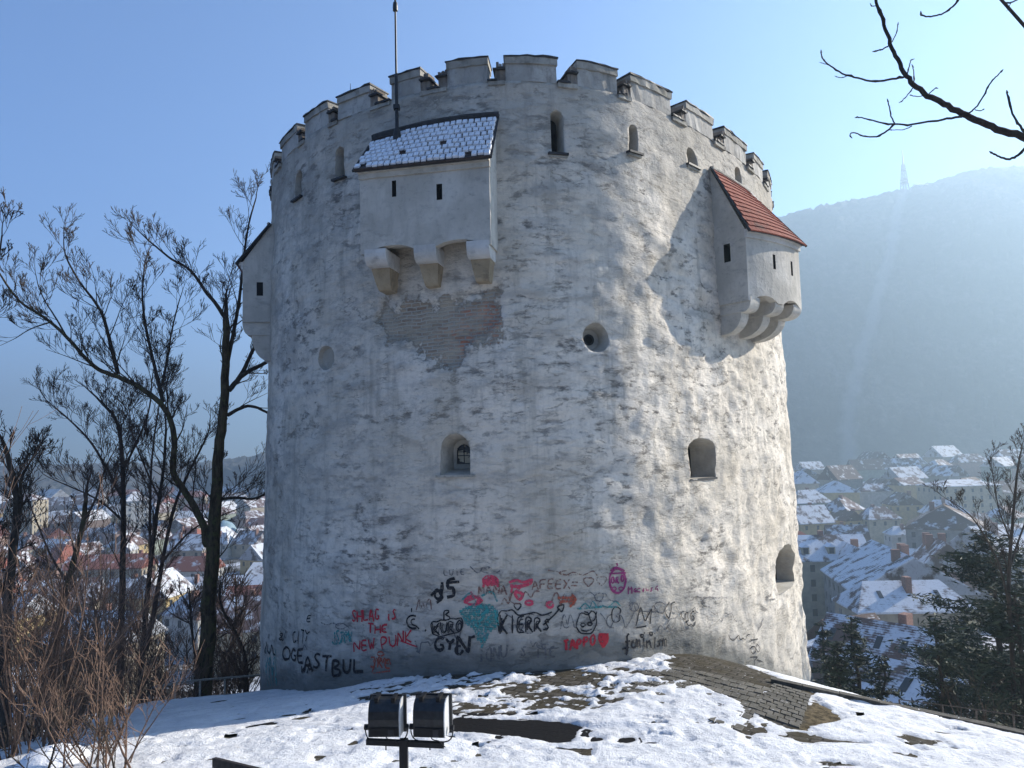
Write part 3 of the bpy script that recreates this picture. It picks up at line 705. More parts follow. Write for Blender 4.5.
def oriel(Aw, Bw, A, B, ze, zb, zt, zc, corbels, snow, slots, side_slot=None, cw=.5, allplaster=False, name='projecting_box', curve=0.0, nx=18, ny=11):
    """Aw,Bw wall points (left,right as seen facing it); A,B front corners (2D Vectors)"""
    V3 = lambda p, z: Vector((p.x, p.y, z))
    t = (B - A).normalized(); n = Vector((t.y, -t.x))       # outward
    Ab = Aw - n * .45; Bb = Bw - n * .45
    za = zt + (zt - ze) * .45 / max(.5, (Aw - A).length)
    root = MB()
    W_ = (B - A).length; seg = 8
    cu = lambda u: n * (curve * 4 * u * (1 - u))
    bot = [V3(A.lerp(B, i / seg) + cu(i / seg), 0) for i in range(seg + 1)]
    lo = [V3(p, zb + .32) for p in bot] + [V3(Bb, zb + .32), V3(Ab, zb + .32)]
    hi = [V3(p, ze) for p in bot] + [V3(Bb, za), V3(Ab, za)]
    N = len(lo); k = len(root.v); root.v += [tuple(p) for p in lo + hi]
    root.f.append(tuple(reversed(range(N)))); root.m.append(0)
    for i in range(N): j = (i + 1) % N; root.f.append((i, j, N + j, N + i)); root.m.append(0)
    for i in range(seg):   # top as quads to the back line
        pass
    root.f.append(tuple(N + i for i in range(N))); root.m.append(0)
    body = root.build(name, [M_BOX, M_DARK], tower)
    cm = MB()
    for (u, z0, z1, w_) in slots:
        c = A.lerp(B, u) + cu(u)
        cm.box(V3(c, (z0 + z1) / 2), V3(t * w_ / 2, 0), V3(n * .3, 0), (0, 0, (z1 - z0) / 2), 1)
    if side_slot:
        f, z0, z1, w_ = side_slot; c = A.lerp(Aw, f); sd = (Aw - A).normalized()
        cm.box(V3(c, (z0 + z1) / 2), V3(sd * w_ / 2, 0), V3(t * .3, 0), (0, 0, (z1 - z0) / 2), 1)
    body.location = (0, 0, 0); body.parent = None
    boolean(body, cm, 'cut2'); body.parent = tower; body.location = tuple(-c for c in TW)
    # skirt with arches
    sk = MB(); na = len(corbels) - 1; cs = [c for c in corbels]
    for i in range(na):
        u0, u1 = (0 if i == 0 else cs[i]), (1 if i == na - 1 else cs[i + 1]); h0 = cw / W_ / 2
        K = 10; pts = []
        for j in range(K + 1):
            f = j / K; u = u0 + (u1 - u0) * f; g_ = (f - h0 / (u1 - u0)) / (1 - 2 * h0 / (u1 - u0)); g_ = min(1, max(0, g_))
            pts.append((u, zb + .16 * math.sqrt(max(0, 1 - (2 * g_ - 1) ** 2)) if 0 < g_ < 1 else zb))
        for j in range(K):
            (ua, z_a), (ub, z_b) = pts[j], pts[j + 1]
            pa, pb = A.lerp(B, ua) + cu(ua), A.lerp(B, ub) + cu(ub)
            sk.hexa([V3(pa, z_a), V3(pb, z_b), V3(pb - n * .22, z_b), V3(pa - n * .22, z_a), V3(pa, zb + .32), V3(pb, zb + .32), V3(pb - n * .22, zb + .32), V3(pa - n * .22, zb + .32)])
    for (P0, P1, sgn) in ((A - n * .22, Aw - n * .2, 1), (B - n * .22, Bw - n * .2, -1)):
        sk.hexa([V3(P0, zb), V3(P0 + t * .2 * sgn, zb), V3(P1 + t * .2 * sgn, zb), V3(P1, zb), V3(P0, zb + .32), V3(P0 + t * .2 * sgn, zb + .32), V3(P1 + t * .2 * sgn, zb + .32), V3(P1, zb + .32)])
    sk.build('arched_skirt', M_BOX, body)
    # corbels
    for ci, u in enumerate(cs):
        c = A.lerp(B, u); wl = Aw.lerp(Bw, u); p = (wl - c).dot(-n)
        hw = cw / 2; c = c + t * (hw * (1 if ci == 0 else -1 if ci == na else 0)) + cu(u) * .6
        def prof(L, hw1, hw2=None):
            kf = lambda z: hw1 * (1 - (.34 if not allplaster else .1) * min(1, max(0, (zb - .3 * (zb - zc) - z) / (.7 * (zb - zc))))); PA = [V3(c - n * d - t * kf(z), z) for d, z in L]; PB = [V3(c - n * d + t * kf(z), z) for d, z in L]; return PA, PB
        H = zb - zc; up = .36 if not allplaster else .34
        arc = [(p * .24 * (1 - math.cos(a)), zb - H * up * math.sin(a)) for a in [math.pi / 2 * i / 6 for i in range(7)]]
        L = [(-.015 + d, z) for d, z in arc] + [(p + .3, zb - H * up), (p + .3, zb + .1), (-.015, zb + .1)]
        m1 = MB(); m1.prism(*prof(L, hw)); co = m1.build('corbel', M_CORBEL if not allplaster else M_BOX, body)
        d0 = p * .24
        arc2 = [(d0 + (p - d0) * ((.04 if not allplaster else .1) + (.35 * (a / 1.5708) if not allplaster else .75 * (1 - math.cos(a)))), zb - H * up - H * (1 - up) * math.sin(a)) for a in [math.pi / 2 * i / 6 for i in range(7)]]
        L = arc2 + [(p + .4, zc), (p + .4, zb - H * up)]
        m2 = MB(); m2.prism(*prof(L, hw * (.9 if not allplaster else .84))); m2.build('corbel_foot', M_STONE if not allplaster else M_BOX, co)
    # cornice
    cn = MB()
    for i in range(seg):
        pa, pb = A.lerp(B, i / seg) + cu(i / seg), A.lerp(B, (i + 1) / seg) + cu((i + 1) / seg)
        for (o1, z0, z1) in ((.05, ze - .22, ze - .1), (.11, ze - .1, ze - .005)):
            ea = t * (-.02 if i == 0 else 0); eb = t * (.02 if i == seg - 1 else 0)
            cn.hexa([V3(pa + n * o1 + ea, z0), V3(pb + n * o1 + eb, z0), V3(pb - n * .02 + eb, z0), V3(pa - n * .02 + ea, z0), V3(pa + n * o1 + ea, z1), V3(pb + n * o1 + eb, z1), V3(pb - n * .02 + eb, z1), V3(pa - n * .02 + ea, z1)])
    cn.build('cornice', M_TRIM if not allplaster else M_CORBEL, body)
    # roof
    ov = .13; q = [V3(A + n * ov - t * .07, ze - .09), V3(B + n * ov + t * .07, ze - .09), V3(Bw - n * .05 + t * .07, zt + .03), V3(Aw - n * .05 - t * .07, zt + .03)]
    _tc = {}
    def topline(u):
        k_ = round(u, 3)
        if k_ not in _tc:
            p_ = q[3].lerp(q[2], u); 
            for _ in range(80):
                d_ = np.hypot(cv[:, 0] - p_.x, cv[:, 1] - p_.y); i_ = int(np.argmin(d_))
                if (p_.x - cv[i_, 0]) * nrm[i_, 0] + (p_.y - cv[i_, 1]) * nrm[i_, 1] > .05: break
                p_ = p_ + V3(n * .02, 0)
            _tc[k_] = p_
        return _tc[k_]
    def curved(u, v): return (q[0].lerp(q[1], u) + V3(cu(u), 0)).lerp(topline(u), v)
    nrmv = (q[1] - q[0]).cross(q[3] - q[0]).normalized()
    rm = MB()
    for i in range(seg):
        u0, u1 = i / seg, (i + 1) / seg
        P = [curved(u0, 0), curved(u1, 0), curved(u1, 1), curved(u0, 1)]
        rm.hexa([p + nrmv * .0 for p in P] + [p + nrmv * .05 for p in P])
    roof = rm.build('roof', M_SLATE, body)
    tl = MB(); sn = MB(); rg = random.Random(int(ze * 100))
    for j in range(ny):
        for i in range(nx):
            u0, u1 = (i + .03) / nx, (i + .97) / nx
            if j % 2: u0 += .5 / nx; u1 += .5 / nx
            u1 = min(u1, 1)
            if u0 > .99: continue
            v0, v1 = j / ny - .01, min(1, (j + 1.15) / ny)
            if v0 < 0: v0 = -.015
            P = [curved(u0, v0), curved(u1, v0), curved(u1, v1), curved(u0, v1)]; r_ = rg.uniform(0, .008)
            lift = [.085 + r_, .085 + r_, .055, .055]
            mid = (P[0] + P[1]) / 2 - (P[3] - P[0]) * .06 + nrmv * .09
            tl.hexa([p + nrmv * .05 for p in P] + [p + nrmv * l for p, l in zip(P, lift)])
            if snow and not (j >= ny - 1) and not (j >= ny - 2 and u0 < .18 + rg.uniform(0, .1)):
                if rg.random() < .035: continue
                a0, a1 = u0 + rg.uniform(.0, .06) / nx, u1 - rg.uniform(.0, .16) / nx
                b0, b1 = v0 + rg.uniform(.12, .34) / ny, v0 + 1.03 / ny
                P = [curved(a0, b0), curved(a1, b0), curved(a1, b1), curved(a0, b1)]
                h_ = rg.uniform(.115, .135)
                c_ = sum(P, Vector()) / 4
                sn.hexa([p + nrmv * .07 for p in P] + [p * .9 + c_ * .1 + nrmv * h_ for p in P])
    tl.build('roof_tiles', M_RTILE if not snow else M_DTILE, roof)
    if snow: sn.build('roof_snow', M_RSNOW, roof)
    fl = MB(); fl.tube([curved(u_, .97) + nrmv * .07 for u_ in np.linspace(-.01, 1.01, 12)], .09 if snow else .055, 6); fl.build('roof_flashing', M_SLATE if snow else M_COPING, roof)
    # verge boards
    for u in (-.004, 1.004):
        vb = MB(); vb.tube([curved(u, -.02) + nrmv * .05, curved(u, 1) + nrmv * .05], .035, 4); vb.build('verge_board', M_SLATE, roof)
    return body
def at_z(px, py, z): v = ray(px, py); k = (z - ZE) / v[2]; return Vector((v[0] * k, v[1] * k))
def zat(px, py, p):  # height of the vertical line through xy point p that shows at row py
    lo, hi = -10.0, 30.0
    for _ in range(50):
        m_ = (lo + hi) / 2; qy = float(proj(np.array([p.x]), np.array([p.y]), np.array([m_]))[1][0])
        if qy > py: lo = m_
        else: hi = m_
    return (lo + hi) / 2
def wallxy(px, py): s, z = inv(px, py); p = W(s, z); return Vector((p.x, p.y))
# central box
tC = Vector((.98, -.2)).normalized(); nC = Vector((tC.y, -tC.x))
Bw = wallxy(496, 150); Bf = Bw + nC * .74
rb = ray(360, 190); bb = rb[0] / rb[1]
wC = (Bf.x - bb * Bf.y) / (tC.x - bb * tC.y); Af = Bf - tC * wC
k = 0
while True:   # march the left side back to the wall
    k += .02; P_ = Af - nC * k; 
    d = np.hypot(cv[:, 0] - P_.x, cv[:, 1] - P_.y); i = int(np.argmin(d))
    if (P_.x - cv[i, 0]) * nrm[i, 0] + (P_.y - cv[i, 1]) * nrm[i, 1] < .03: break
Aw = P_
ze = zat(487, 157, Bf); zb = zat(488, 244, Bf); zt = zat(496, 119, Bw); zc = zat(485, 284, Bw)
print('central box', Af, Bf, Aw, wC, ze, zb, zt, zc)
zs = [zat(394, 184, Af), zat(394, 200, Af), zat(440, 179, Bf), zat(440, 195, Bf)]
oriel(Aw, Bw, Af, Bf, ze, zb, zt, zc, [0.03, .50, .985], True, [(.27, zs[0], zs[1] , .10), (.62, zs[2], zs[3], .13)], cw=.5, nx=22, ny=9)
CB = (Aw, Bw, Af, Bf, ze, zt)
# right box
best = None
Lw = wallxy(713, 220)
for z in np.arange(9.0, 12.5, .02):
    A_, B_ = at_z(745, 229, z), at_z(798, 244, z); t_ = (B_ - A_).normalized(); n_ = Vector((t_.y, -t_.x))
    e = abs((A_ - Lw).dot(t_)); 
    if (A_ - Lw).dot(n_) > .3 and (best is None or e < best[0]): best = (e, z, A_, B_, n_)
_, ze, A_, B_, n_ = best
print('right box', best, (A_ - Lw).length, (B_ - A_).length)
t_ = (B_ - A_).normalized(); Rw = B_ - n_ * (A_ - Lw).dot(n_) 
k = .3
while k < 3:
    k += .02; P_ = B_ - n_ * k; d = np.hypot(cv[:, 0] - P_.x, cv[:, 1] - P_.y); i = int(np.argmin(d))
    if (P_.x - cv[i, 0]) * nrm[i, 0] + (P_.y - cv[i, 1]) * nrm[i, 1] < .05: break
Rw = P_
zt = zat(712, 170, Lw); zb = zat(745, 300, A_) ; zc = zat(722, 335, Lw)
s0z, s1z = zat(724, 244, A_.lerp(Lw, .6)), zat(724, 262, A_.lerp(Lw, .6))
oriel(Lw, Rw, A_, B_, ze, zb, zt, zc, [.02, .5, .98], False, [(.42, ze - .95, ze - .55, .12), (.78, ze - 1.0, ze - .6, .12)], side_slot=(.6, s0z, s1z, .2), cw=.42, allplaster=True, curve=.14, nx=20, ny=13)
print('right', Rw, ze, zb, zt, zc)
# left box, seen from its side
sL = inv(272.6, 290)[0]; sL = min(sL, -9.3); 
Nr = W(sL, 10.5); Nr = Vector((Nr.x, Nr.y)); nn = wn(sL); nn = Vector((nn.x, nn.y)); tt = Vector((-nn.y, nn.x))
nn = Vector((-.985, -.17)).normalized(); tt = Vector((-nn.y, nn.x))  # facing left
k = .3
while float(proj(np.array([(Nr + nn * k).x]), np.array([(Nr + nn * k).y]), np.array([10.0]))[0][0]) > 243: k += .02
Bf = Nr + nn * k; Af = Bf - tt * 2.7; Aw = Nr - tt * 2.7
print('left box', Nr, k, Bf, Af)
ze = zat(242, 262, Bf); zb = zat(245, 322, Bf); zt = zat(270, 226, Nr); zc = zat(270, 360, Nr)
oriel(Aw, Nr, Af, Bf, ze, zb, zt, zc, [.02, .5, .98], False, [(.5, ze - .9, ze - .5, .12)], cw=.42, allplaster=True, nx=14, ny=9)
sm_ = MB(); c = Bf.lerp(Nr, .62); zq = zat(266, 289, c); 
sm_.box((c.x + tt.x * .0, c.y + tt.y * .0, zq), (.09 * nn.x, .09 * nn.y, 0), (tt.x * .004, tt.y * .004, 0), (0, 0, .2)); sm_.build('box_slot', M_DARK, tower)  # thin black plate on the side face, standing for the slot's shaded depth

# flagpole
Aw, Bw, Af, Bf, ze, zt = CB
pb = at(397, 132, 17.25); ptop = at(395.2, 6, 17.25); pb.x = ptop.x = pb.x
fp = empty('flagpole', pb, 'tall thin dark metal flagpole rising above the roof of the snowy projecting box', 'flagpole')
mb = MB(); mb.tube([pb, pb.lerp(ptop, .45)], [.042, .038], 10); mb.build('lower_tube', M_METAL, fp)
mb = MB(); mb.tube([pb.lerp(ptop, .45), ptop], [.026, .022], 8); mb.build('upper_tube', M_METAL, fp)
mb = MB(); mb.tube([ptop + Vector((0, 0, -.12)), ptop + Vector((0, 0, .0)), ptop + Vector((0, 0, .08))], [.06, .06, .05], 8); mb.tube([ptop, ptop + Vector((0, 0, .6))], [.028, .02], 6); mb.build('pole_head', M_METAL, fp)
mb = MB(); mb.tube([pb - Vector((0, 0, .35)), pb, pb + Vector((0, 0, .1))], [.12, .08, .045], 10); mb.build('base_collar', M_SLATE, fp)
wp = W(inv(397, 97)[0], 13.2); mb = MB(); mb.box((pb.x, pb.y, 13.2), (.07, 0, 0), (0, .07, 0), (0, 0, .05)); mb.tube([(pb.x, pb.y, 13.2), wp], .022, 6); mb.tube([(pb.x, pb.y, 12.9), (wp.x, wp.y, 12.9)], .018, 6); mb.build('wall_bracket', M_METAL, fp)
lr = W(inv(341, 92)[0], TOP, -.3); mb = MB(); mb.tube([lr - Vector((0, 0, .1)), lr + Vector((0, 0, .42))], [.013, .006], 5); mb.build('lightning_rod', M_METAL, tower)

# ------------------------------------------------------------------ graffiti (spray paint on the wall)
def WV(s, z, off):
    x, y, q = wall0(s, z); a, b = pnorm(s); r = relief(s, z) + off
    return np.stack([x + a * r, y + b * r, z], 1)
def m_paint(name, col, wear=.25):
    g = G(name); P = g.world(); n = g.noise(P, 16, 5, .7)
    return g.bsdf(g.mix(g.noise(P, 5, 3), tuple(c * .8 for c in col), tuple(min(1, c * 1.2) for c in col)), .7, spec=.2, alpha=g.mr(n, wear - .10, wear + .18))
PAINT = {'red': m_paint('red_spray_paint', (.50, .035, .05), .34), 'black': m_paint('black_spray_paint', (.02, .02, .024), .33), 'teal': m_paint('teal_spray_paint', (.05, .27, .26), .44),
         'pink': m_paint('pink_spray_paint', (.62, .07, .12), .38), 'purple': m_paint('purple_spray_paint', (.27, .035, .14), .33), 'grey': m_paint('grey_spray_paint', (.14, .14, .145), .44),
         'brown': m_paint('brown_spray_paint', (.22, .11, .085), .44), 'orange': m_paint('rusty_spray_paint', (.42, .09, .05), .38)}
_ic = {}
def invq(x, y):
    k = (round(x, 1), round(y, 1))
    if k not in _ic: _ic[k] = inv(*k)
    return _ic[k]
class Graf:
    def __init__(s, label=None): s.b = {}; s.label = label
    def stroke(s, P, w, mat, close=False):
        "P pixel points on the wall, w stroke width in pixels (2.2 cm per pixel)"
        if close: P = P + [P[0]]
        Q = np.array([invq(*p) for p in P]); D = [Q[0]]
        for a, b in zip(Q[:-1], Q[1:]):
            n = max(1, int(math.hypot(*(b - a)) / .05)); D += [a + (b - a) * (i + 1) / n for i in range(n)]
        D = np.array(D)
        if len(D) > 4: D[1:-1] = (D[:-2] + 2 * D[1:-1] + D[2:]) / 4
        T_ = np.gradient(D, axis=0); T_ /= np.maximum(np.linalg.norm(T_, axis=1), 1e-6)[:, None]; N_ = np.stack([-T_[:, 1], T_[:, 0]], 1)
        hw = w * .0125; k = s.b.setdefault(mat, []); s.cnt = getattr(s, 'cnt', 0) + 1; off = .012 + .0012 * (s.cnt % 12)
        ar = np.arange(len(D)); hw = hw * (1 + .28 * vnoise(ar * .45, ar * 0.0 + s.cnt * 3.7))[:, None][:, 0]
        L = WV(D[:, 0] + N_[:, 0] * hw, D[:, 1] + N_[:, 1] * hw, off); R_ = WV(D[:, 0] - N_[:, 0] * hw, D[:, 1] - N_[:, 1] * hw, off)
        k.append(((min(q[0] for q in P), min(q[1] for q in P), max(q[0] for q in P), max(q[1] for q in P)), [tuple(p) for p in L] + [tuple(p) for p in R_]))
    def fill(s, P, mat, w=2.2, step=1.7):
        "hatched fill of a polygon"
        ys = [p[1] for p in P]; y = min(ys) + .5
        while y < max(ys):
            xs = sorted(a[0] + (y - a[1]) / (b[1] - a[1]) * (b[0] - a[0]) for a, b in zip(P, P[1:] + P[:1]) if (a[1] <= y) != (b[1] <= y))
            for a, b in zip(xs[::2], xs[1::2]):
                if b - a > 1: s.stroke([(a, y), ((a + b) / 2, y - .3), (b, y)], w, mat)
            y += step
    def done(s):
        for m_, L in s.b.items():
            n = len(L); p = list(range(n))
            def fd(i):
                while p[i] != i: i = p[i]
                return i
            for i in range(n):
                for j in range(i):
                    A, B_ = L[i][0], L[j][0]
                    if A[0] < B_[2] + 3.5 and B_[0] < A[2] + 3.5 and A[1] < B_[3] + 3.5 and B_[1] < A[3] + 3.5: p[fd(i)] = fd(j)
            for r in sorted(set(fd(i) for i in range(n))):
                mb = MB()
                for i in range(n):
                    if fd(i) == r:
                        k0 = len(mb.v); mb.v += L[i][1]; q = len(L[i][1]) // 2
                        for k in range(q - 1): mb.f.append((k0 + k, k0 + q + k, k0 + q + k + 1, k0 + k + 1)); mb.m.append(0)
                mb.build('graffiti', PAINT[m_], tower)
def C(cx, cy, rx, ry, a0=0, a1=360, n=10): return [(cx + rx * math.cos(R(a)), cy + ry * math.sin(R(a))) for a in np.linspace(a0, a1, n)]
FONT = {
 'A': [[(0, 0), (.5, 1), (1, 0)], [(.2, .38), (.85, .38)]], 'B': [[(0, 0), (0, 1), (.7, .95), (.8, .75), (.1, .52), (.9, .4), (.9, .1), (0, 0)]],
 'C': [[(1, .85), (.5, 1), (.05, .6), (.1, .2), (.5, 0), (1, .15)]], 'E': [[(.95, 1), (.1, .95), (0, .5), (0, 0), (.9, .03)], [(0, .52), (.8, .52)]],
 'F': [[(0, 0), (0, 1), (.9, 1)], [(0, .5), (.7, .5)]], 'G': [[(.95, .85), (.5, 1), (.05, .6), (.1, .15), (.6, 0), (.95, .2), (.95, .45), (.55, .45)]],
 'H': [[(0, 0), (0, 1)], [(1, 0), (1, 1)], [(0, .5), (1, .5)]], 'I': [[(.5, 0), (.5, 1)]], 'J': [[(.9, 1), (.8, .1), (.3, 0), (0, .25)]], 'i': [[(.5, 0), (.5, .65)], [(.5, .88), (.55, .95)]],
 'K': [[(0, 0), (0, 1)], [(1, 1), (0, .45), (1, 0)]], 'L': [[(0, 1), (0, 0), (.95, .05)]], 'M': [[(0, 0), (.1, 1), (.5, .35), (.9, 1), (1, 0)]], 'N': [[(0, 0), (.05, 1), (.9, 0), (1, 1)]],
 'O': [[(.5, 1), (.1, .8), (0, .4), (.3, .02), (.8, .08), (1, .5), (.85, .9), (.5, 1)]], 'P': [[(.1, 0), (0, 1), (.7, .98), (.95, .75), (.6, .48), (.05, .45)]],
 'R': [[(0, 0), (0, 1), (.8, .95), (.85, .65), (.05, .48), (.95, 0)]], 'S': [[(.95, .88), (.45, 1), (.05, .75), (.5, .5), (.95, .28), (.5, 0), (0, .12)]],
 'T': [[(0, 1), (1, 1)], [(.5, 1), (.5, 0)]], 'U': [[(0, 1), (.05, .2), (.45, 0), (.9, .15), (1, 1)]], 'V': [[(0, 1), (.5, 0), (1, 1)]], 'W': [[(0, 1), (.25, 0), (.5, .7), (.75, 0), (1, 1)]],
 'X': [[(0, 0), (1, 1)], [(0, 1), (1, 0)]], 'Y': [[(0, 1), (.5, .5), (1, 1)], [(.5, .5), (.4, 0)]], 'Z': [[(0, 1), (1, 1), (0, 0), (1, 0)]], '8': [[(.5, .5), (.1, .75), (.5, 1), (.9, .75), (.5, .5), (.05, .22), (.5, 0), (.95, .22), (.5, .5)]],
 '3': [[(0, .95), (.7, 1), (.85, .75), (.35, .52), (.95, .35), (.7, .02), (0, .08)]], '1': [[(.2, .8), (.6, 1), (.6, 0)]], '5': [[(1, 1), (.15, 1), (.1, .55), (.8, .5), (.8, .1), (0, 0)]], '.': [[(.4, 0), (.55, .05)]], '-': [[(.1, .5), (.9, .5)]], '=': [[(0, .65), (1, .65)], [(0, .35), (1, .35)]],
 'e': [[(.05, .3), (.8, .36), (.5, .6), (.05, .3), (.4, 0), (.95, .12)]], 'm': [[(0, 0), (.05, .55)], [(.05, .4), (.3, .6), (.42, 0)], [(.42, .4), (.75, .6), (.85, 0)]], 'n': [[(0, 0), (.05, .55)], [(.05, .4), (.55, .6), (.8, 0)]],
 's': [[(.85, .55), (.3, .55), (.2, .35), (.75, .2), (.5, 0), (0, .05)]], 'f': [[(.8, 1), (.4, .9), (.45, -.35), (.2, -.4)], [(.0, .45), (.9, .5)]], 'd': [[(.8, .55), (.2, .55), (.05, .15), (.5, 0), (.85, .2)], [(.9, 1), (.85, 0)]],
 'a': [[(.8, .55), (.2, .5), (.1, .08), (.6, .05), (.8, .5), (.9, 0)]], 'c': [[(.85, .5), (.2, .5), (.1, .1), (.85, .05)]], 'o': [[(.5, .55), (.1, .3), (.4, 0), (.85, .2), (.5, .55)]], 'u': [[(0, .55), (.1, .05), (.7, .05), (.85, .55), (.9, 0)]],
}
def text(g, word, x0, y0, x1, y1, h, w, mat, jit=.06, fillr=.78, seed=1):
    "baseline from (x0, y0) to (x1, y1), letters h high"
    rg = random.Random(seed); n = len(word); dx, dy = (x1 - x0) / n, (y1 - y0) / n
    for i, ch in enumerate(word):
        if ch == ' ' or ch not in FONT: continue
        bx, by = x0 + dx * i, y0 + dy * i + rg.uniform(-.08, .08) * h; hh = h * rg.uniform(.9, 1.1)
        for st in FONT[ch]:
            g.stroke([(bx + (u * fillr + rg.uniform(-jit, jit)) * abs(dx), by + u * dy - (v + rg.uniform(-jit, jit)) * hh) for u, v in st], w, mat)
def heart(cx, cy, r, h): return [(cx, cy + h), (cx - r, cy - h * .1), (cx - r * .95, cy - h * .7), (cx - r * .5, cy - h), (cx, cy - h * .55), (cx + r * .5, cy - h), (cx + r * .95, cy - h * .7), (cx + r, cy - h * .1), (cx, cy + h)]
def scrib(g, x0, y0, x1, y1, n, w, mat, seed):
    rg = random.Random(seed); P = [(x0 + (x1 - x0) * (i + rg.uniform(-.3, .3)) / n, rg.uniform(y0, y1) if i % 2 else (y0 + (y1 - y0) * rg.choice((.05, .95)))) for i in range(n + 1)]
    g.stroke([(min(max(a, x0), x1), b) for a, b in P], w, mat)
g = Graf(); text(g, 'SHLAG iS', 352, 621, 398, 620, 11, 1.7, 'red', seed=2); text(g, 'THE', 368, 633, 389, 633, 9, 1.7, 'red', seed=3)
text(g, 'NEW', 354, 652, 376, 649, 11, 1.5, 'red', seed=4); text(g, 'PUNK', 381, 650, 413, 643, 12, 1.5, 'red', seed=5); g.stroke([(400, 641), (417, 647)], 1.3, 'red'); g.done()
g = Graf(); text(g, '3RE', 370, 667, 391, 669, 10, 1.4, 'orange', seed=6); g.stroke(C(380, 654, 4, 2.4), 1.3, 'orange'); scrib(g, 372, 656, 390, 674, 9, 1.2, 'orange', 8); g.stroke([(374, 673), (390, 671)], 1.2, 'orange'); g.done()
g = Graf()
for ch, x, y, h, w_ in (('O', 282.5, 660, 13, 7), ('G', 290, 661, 12, 6), ('E', 297.5, 663, 14, 6), ('A', 303.5, 671, 15, 10), ('S', 314.5, 668, 15, 6.5), ('T', 323, 671, 15, 9), ('B', 333.5, 676, 16, 8.5), ('U', 344, 673, 14, 7), ('L', 354, 672, 13, 9.5)):
    for st in FONT[ch]: g.stroke([(x + u * w_, y - v * h) for u, v in st], 2.4, 'black')
text(g, 'WA', 301, 674, 314, 672, 9, 2.2, 'black', seed=7); g.done()
g = Graf(); text(g, 'CITY', 292, 643, 310, 641, 11, 1.4, 'black', jit=.15, seed=9); text(g, '8', 279, 640, 285, 640, 7, 1.3, 'black', seed=5); text(g, 'E', 307, 622, 312, 622, 6, 1.2, 'black'); scrib(g, 280, 630, 286, 642, 4, 1.1, 'black', 14); scrib(g, 293, 640, 308, 650, 6, .9, 'grey', 15); g.done()
g = Graf(); text(g, 'JSTBL', 332, 644, 353, 641, 12, 1.7, 'teal', seed=10); scrib(g, 333, 631, 352, 645, 10, 2, 'teal', 11); g.done()
g = Graf(); g.stroke(C(413, 622, 6.5, 7, -60, -300, 12), 1.7, 'black'); g.stroke([(412, 612), (412, 608)], 1.2, 'black'); g.stroke(C(414, 622, 3, 3.5, -60, -300, 8) + [(419, 629)], 1.2, 'black'); g.stroke([(425, 630), (426, 631)], 2, 'black'); g.done()
g = Graf(); text(g, 'd5', 434, 601, 458, 598, 17, 2.7, 'black', seed=12); g.stroke([(431, 596), (437, 588), (443, 598), (436, 603)], 2.2, 'black'); g.stroke([(446, 583), (459, 582)], 2.2, 'black'); text(g, 'LUiE', 444, 576, 466, 575, 7, 1.0, 'grey', seed=13); g.done()
g = Graf(); text(g, 'B', 444, 621, 453, 621, 10, 1.3, 'black', seed=14)
for i, ch in enumerate('KURO'):
    for st in FONT[ch]:
        g.stroke([(433 + i * 7.6 + u * 6.4, 635 - i * .9 - v * 12) for u, v in st], 1.1, 'black'); g.stroke([(434.6 + i * 7.6 + u * 4.2, 633.5 - i * .9 - v * 8) for u, v in st], .9, 'black')
g.stroke([(432, 634), (431, 624), (434, 620), (437, 623), (441, 619), (446, 621), (450, 618), (456, 620), (461, 617), (463, 626), (460, 632), (450, 634), (440, 637), (432, 634)], 1.1, 'black'); g.done()
g = Graf()
for ch, x, y, h, w_ in (('G', 434, 651, 14, 10), ('Y', 446, 650, 11, 8), ('N', 457, 653, 17, 13)):
    for st in FONT[ch]: g.stroke([(x + u * w_, y - v * h) for u, v in st], 2.5, 'black')
g.stroke(C(459, 650, 4, 4.5, 0, 300), 2, 'black'); g.stroke([(470, 638), (475, 636)], 2, 'black'); g.done()
# cloudy paint patches
g = Graf(); g.fill([(466, 607), (480, 603), (492, 606), (498, 612), (499, 626), (490, 632), (486, 642), (478, 641), (474, 630), (464, 622), (459, 612)], 'teal', 2.6, 2.1)
g.stroke([(462, 600), (470, 592), (476, 603), (468, 609)], 1.6, 'teal'); g.stroke([(480, 597), (492, 591), (497, 602)], 1.6, 'teal'); g.stroke([(484, 640), (482, 648)], 1.8, 'teal'); g.stroke([(577, 609), (600, 607), (618, 607)], 1.5, 'teal'); scrib(g, 580, 600, 622, 609, 9, 1.2, 'teal', 17); g.done()
g = Graf(); g.stroke(C(490, 581, 8, 4.5), 2.6, 'pink'); g.stroke(C(490, 581, 4.5, 2.5), 2.6, 'pink'); scrib(g, 483, 576, 498, 588, 7, 2.2, 'pink', 18)
g.stroke(C(472, 601, 9, 4.2), 2.4, 'pink'); g.stroke([(464, 602), (480, 596), (475, 606), (482, 600)], 2.2, 'pink'); g.stroke([(470, 592), (474, 600)], 2.0, 'pink')
g.stroke([(509, 583), (515, 580), (524, 583), (533, 579), (531, 584), (520, 587), (510, 586)], 2.6, 'pink'); g.stroke([(522, 585), (514, 594), (520, 601), (524, 594), (516, 592)], 2.6, 'pink'); g.stroke(C(529, 603, 4, 2.4), 2.3, 'pink'); g.stroke(C(550, 605, 3.5, 3), 2, 'pink'); g.stroke([(512, 587), (511, 593)], 2, 'pink'); g.done()
g = Graf(); text(g, 'MANA', 478, 596, 508, 595, 10, 1.4, 'brown', seed=19); text(g, 'AFEEX=', 532, 590, 580, 589, 10, 1.3, 'brown', seed=20); g.stroke(heart(589, 582, 5.5, 5), 1.2, 'brown'); g.stroke(heart(602, 581, 5.5, 5), 1.2, 'brown')
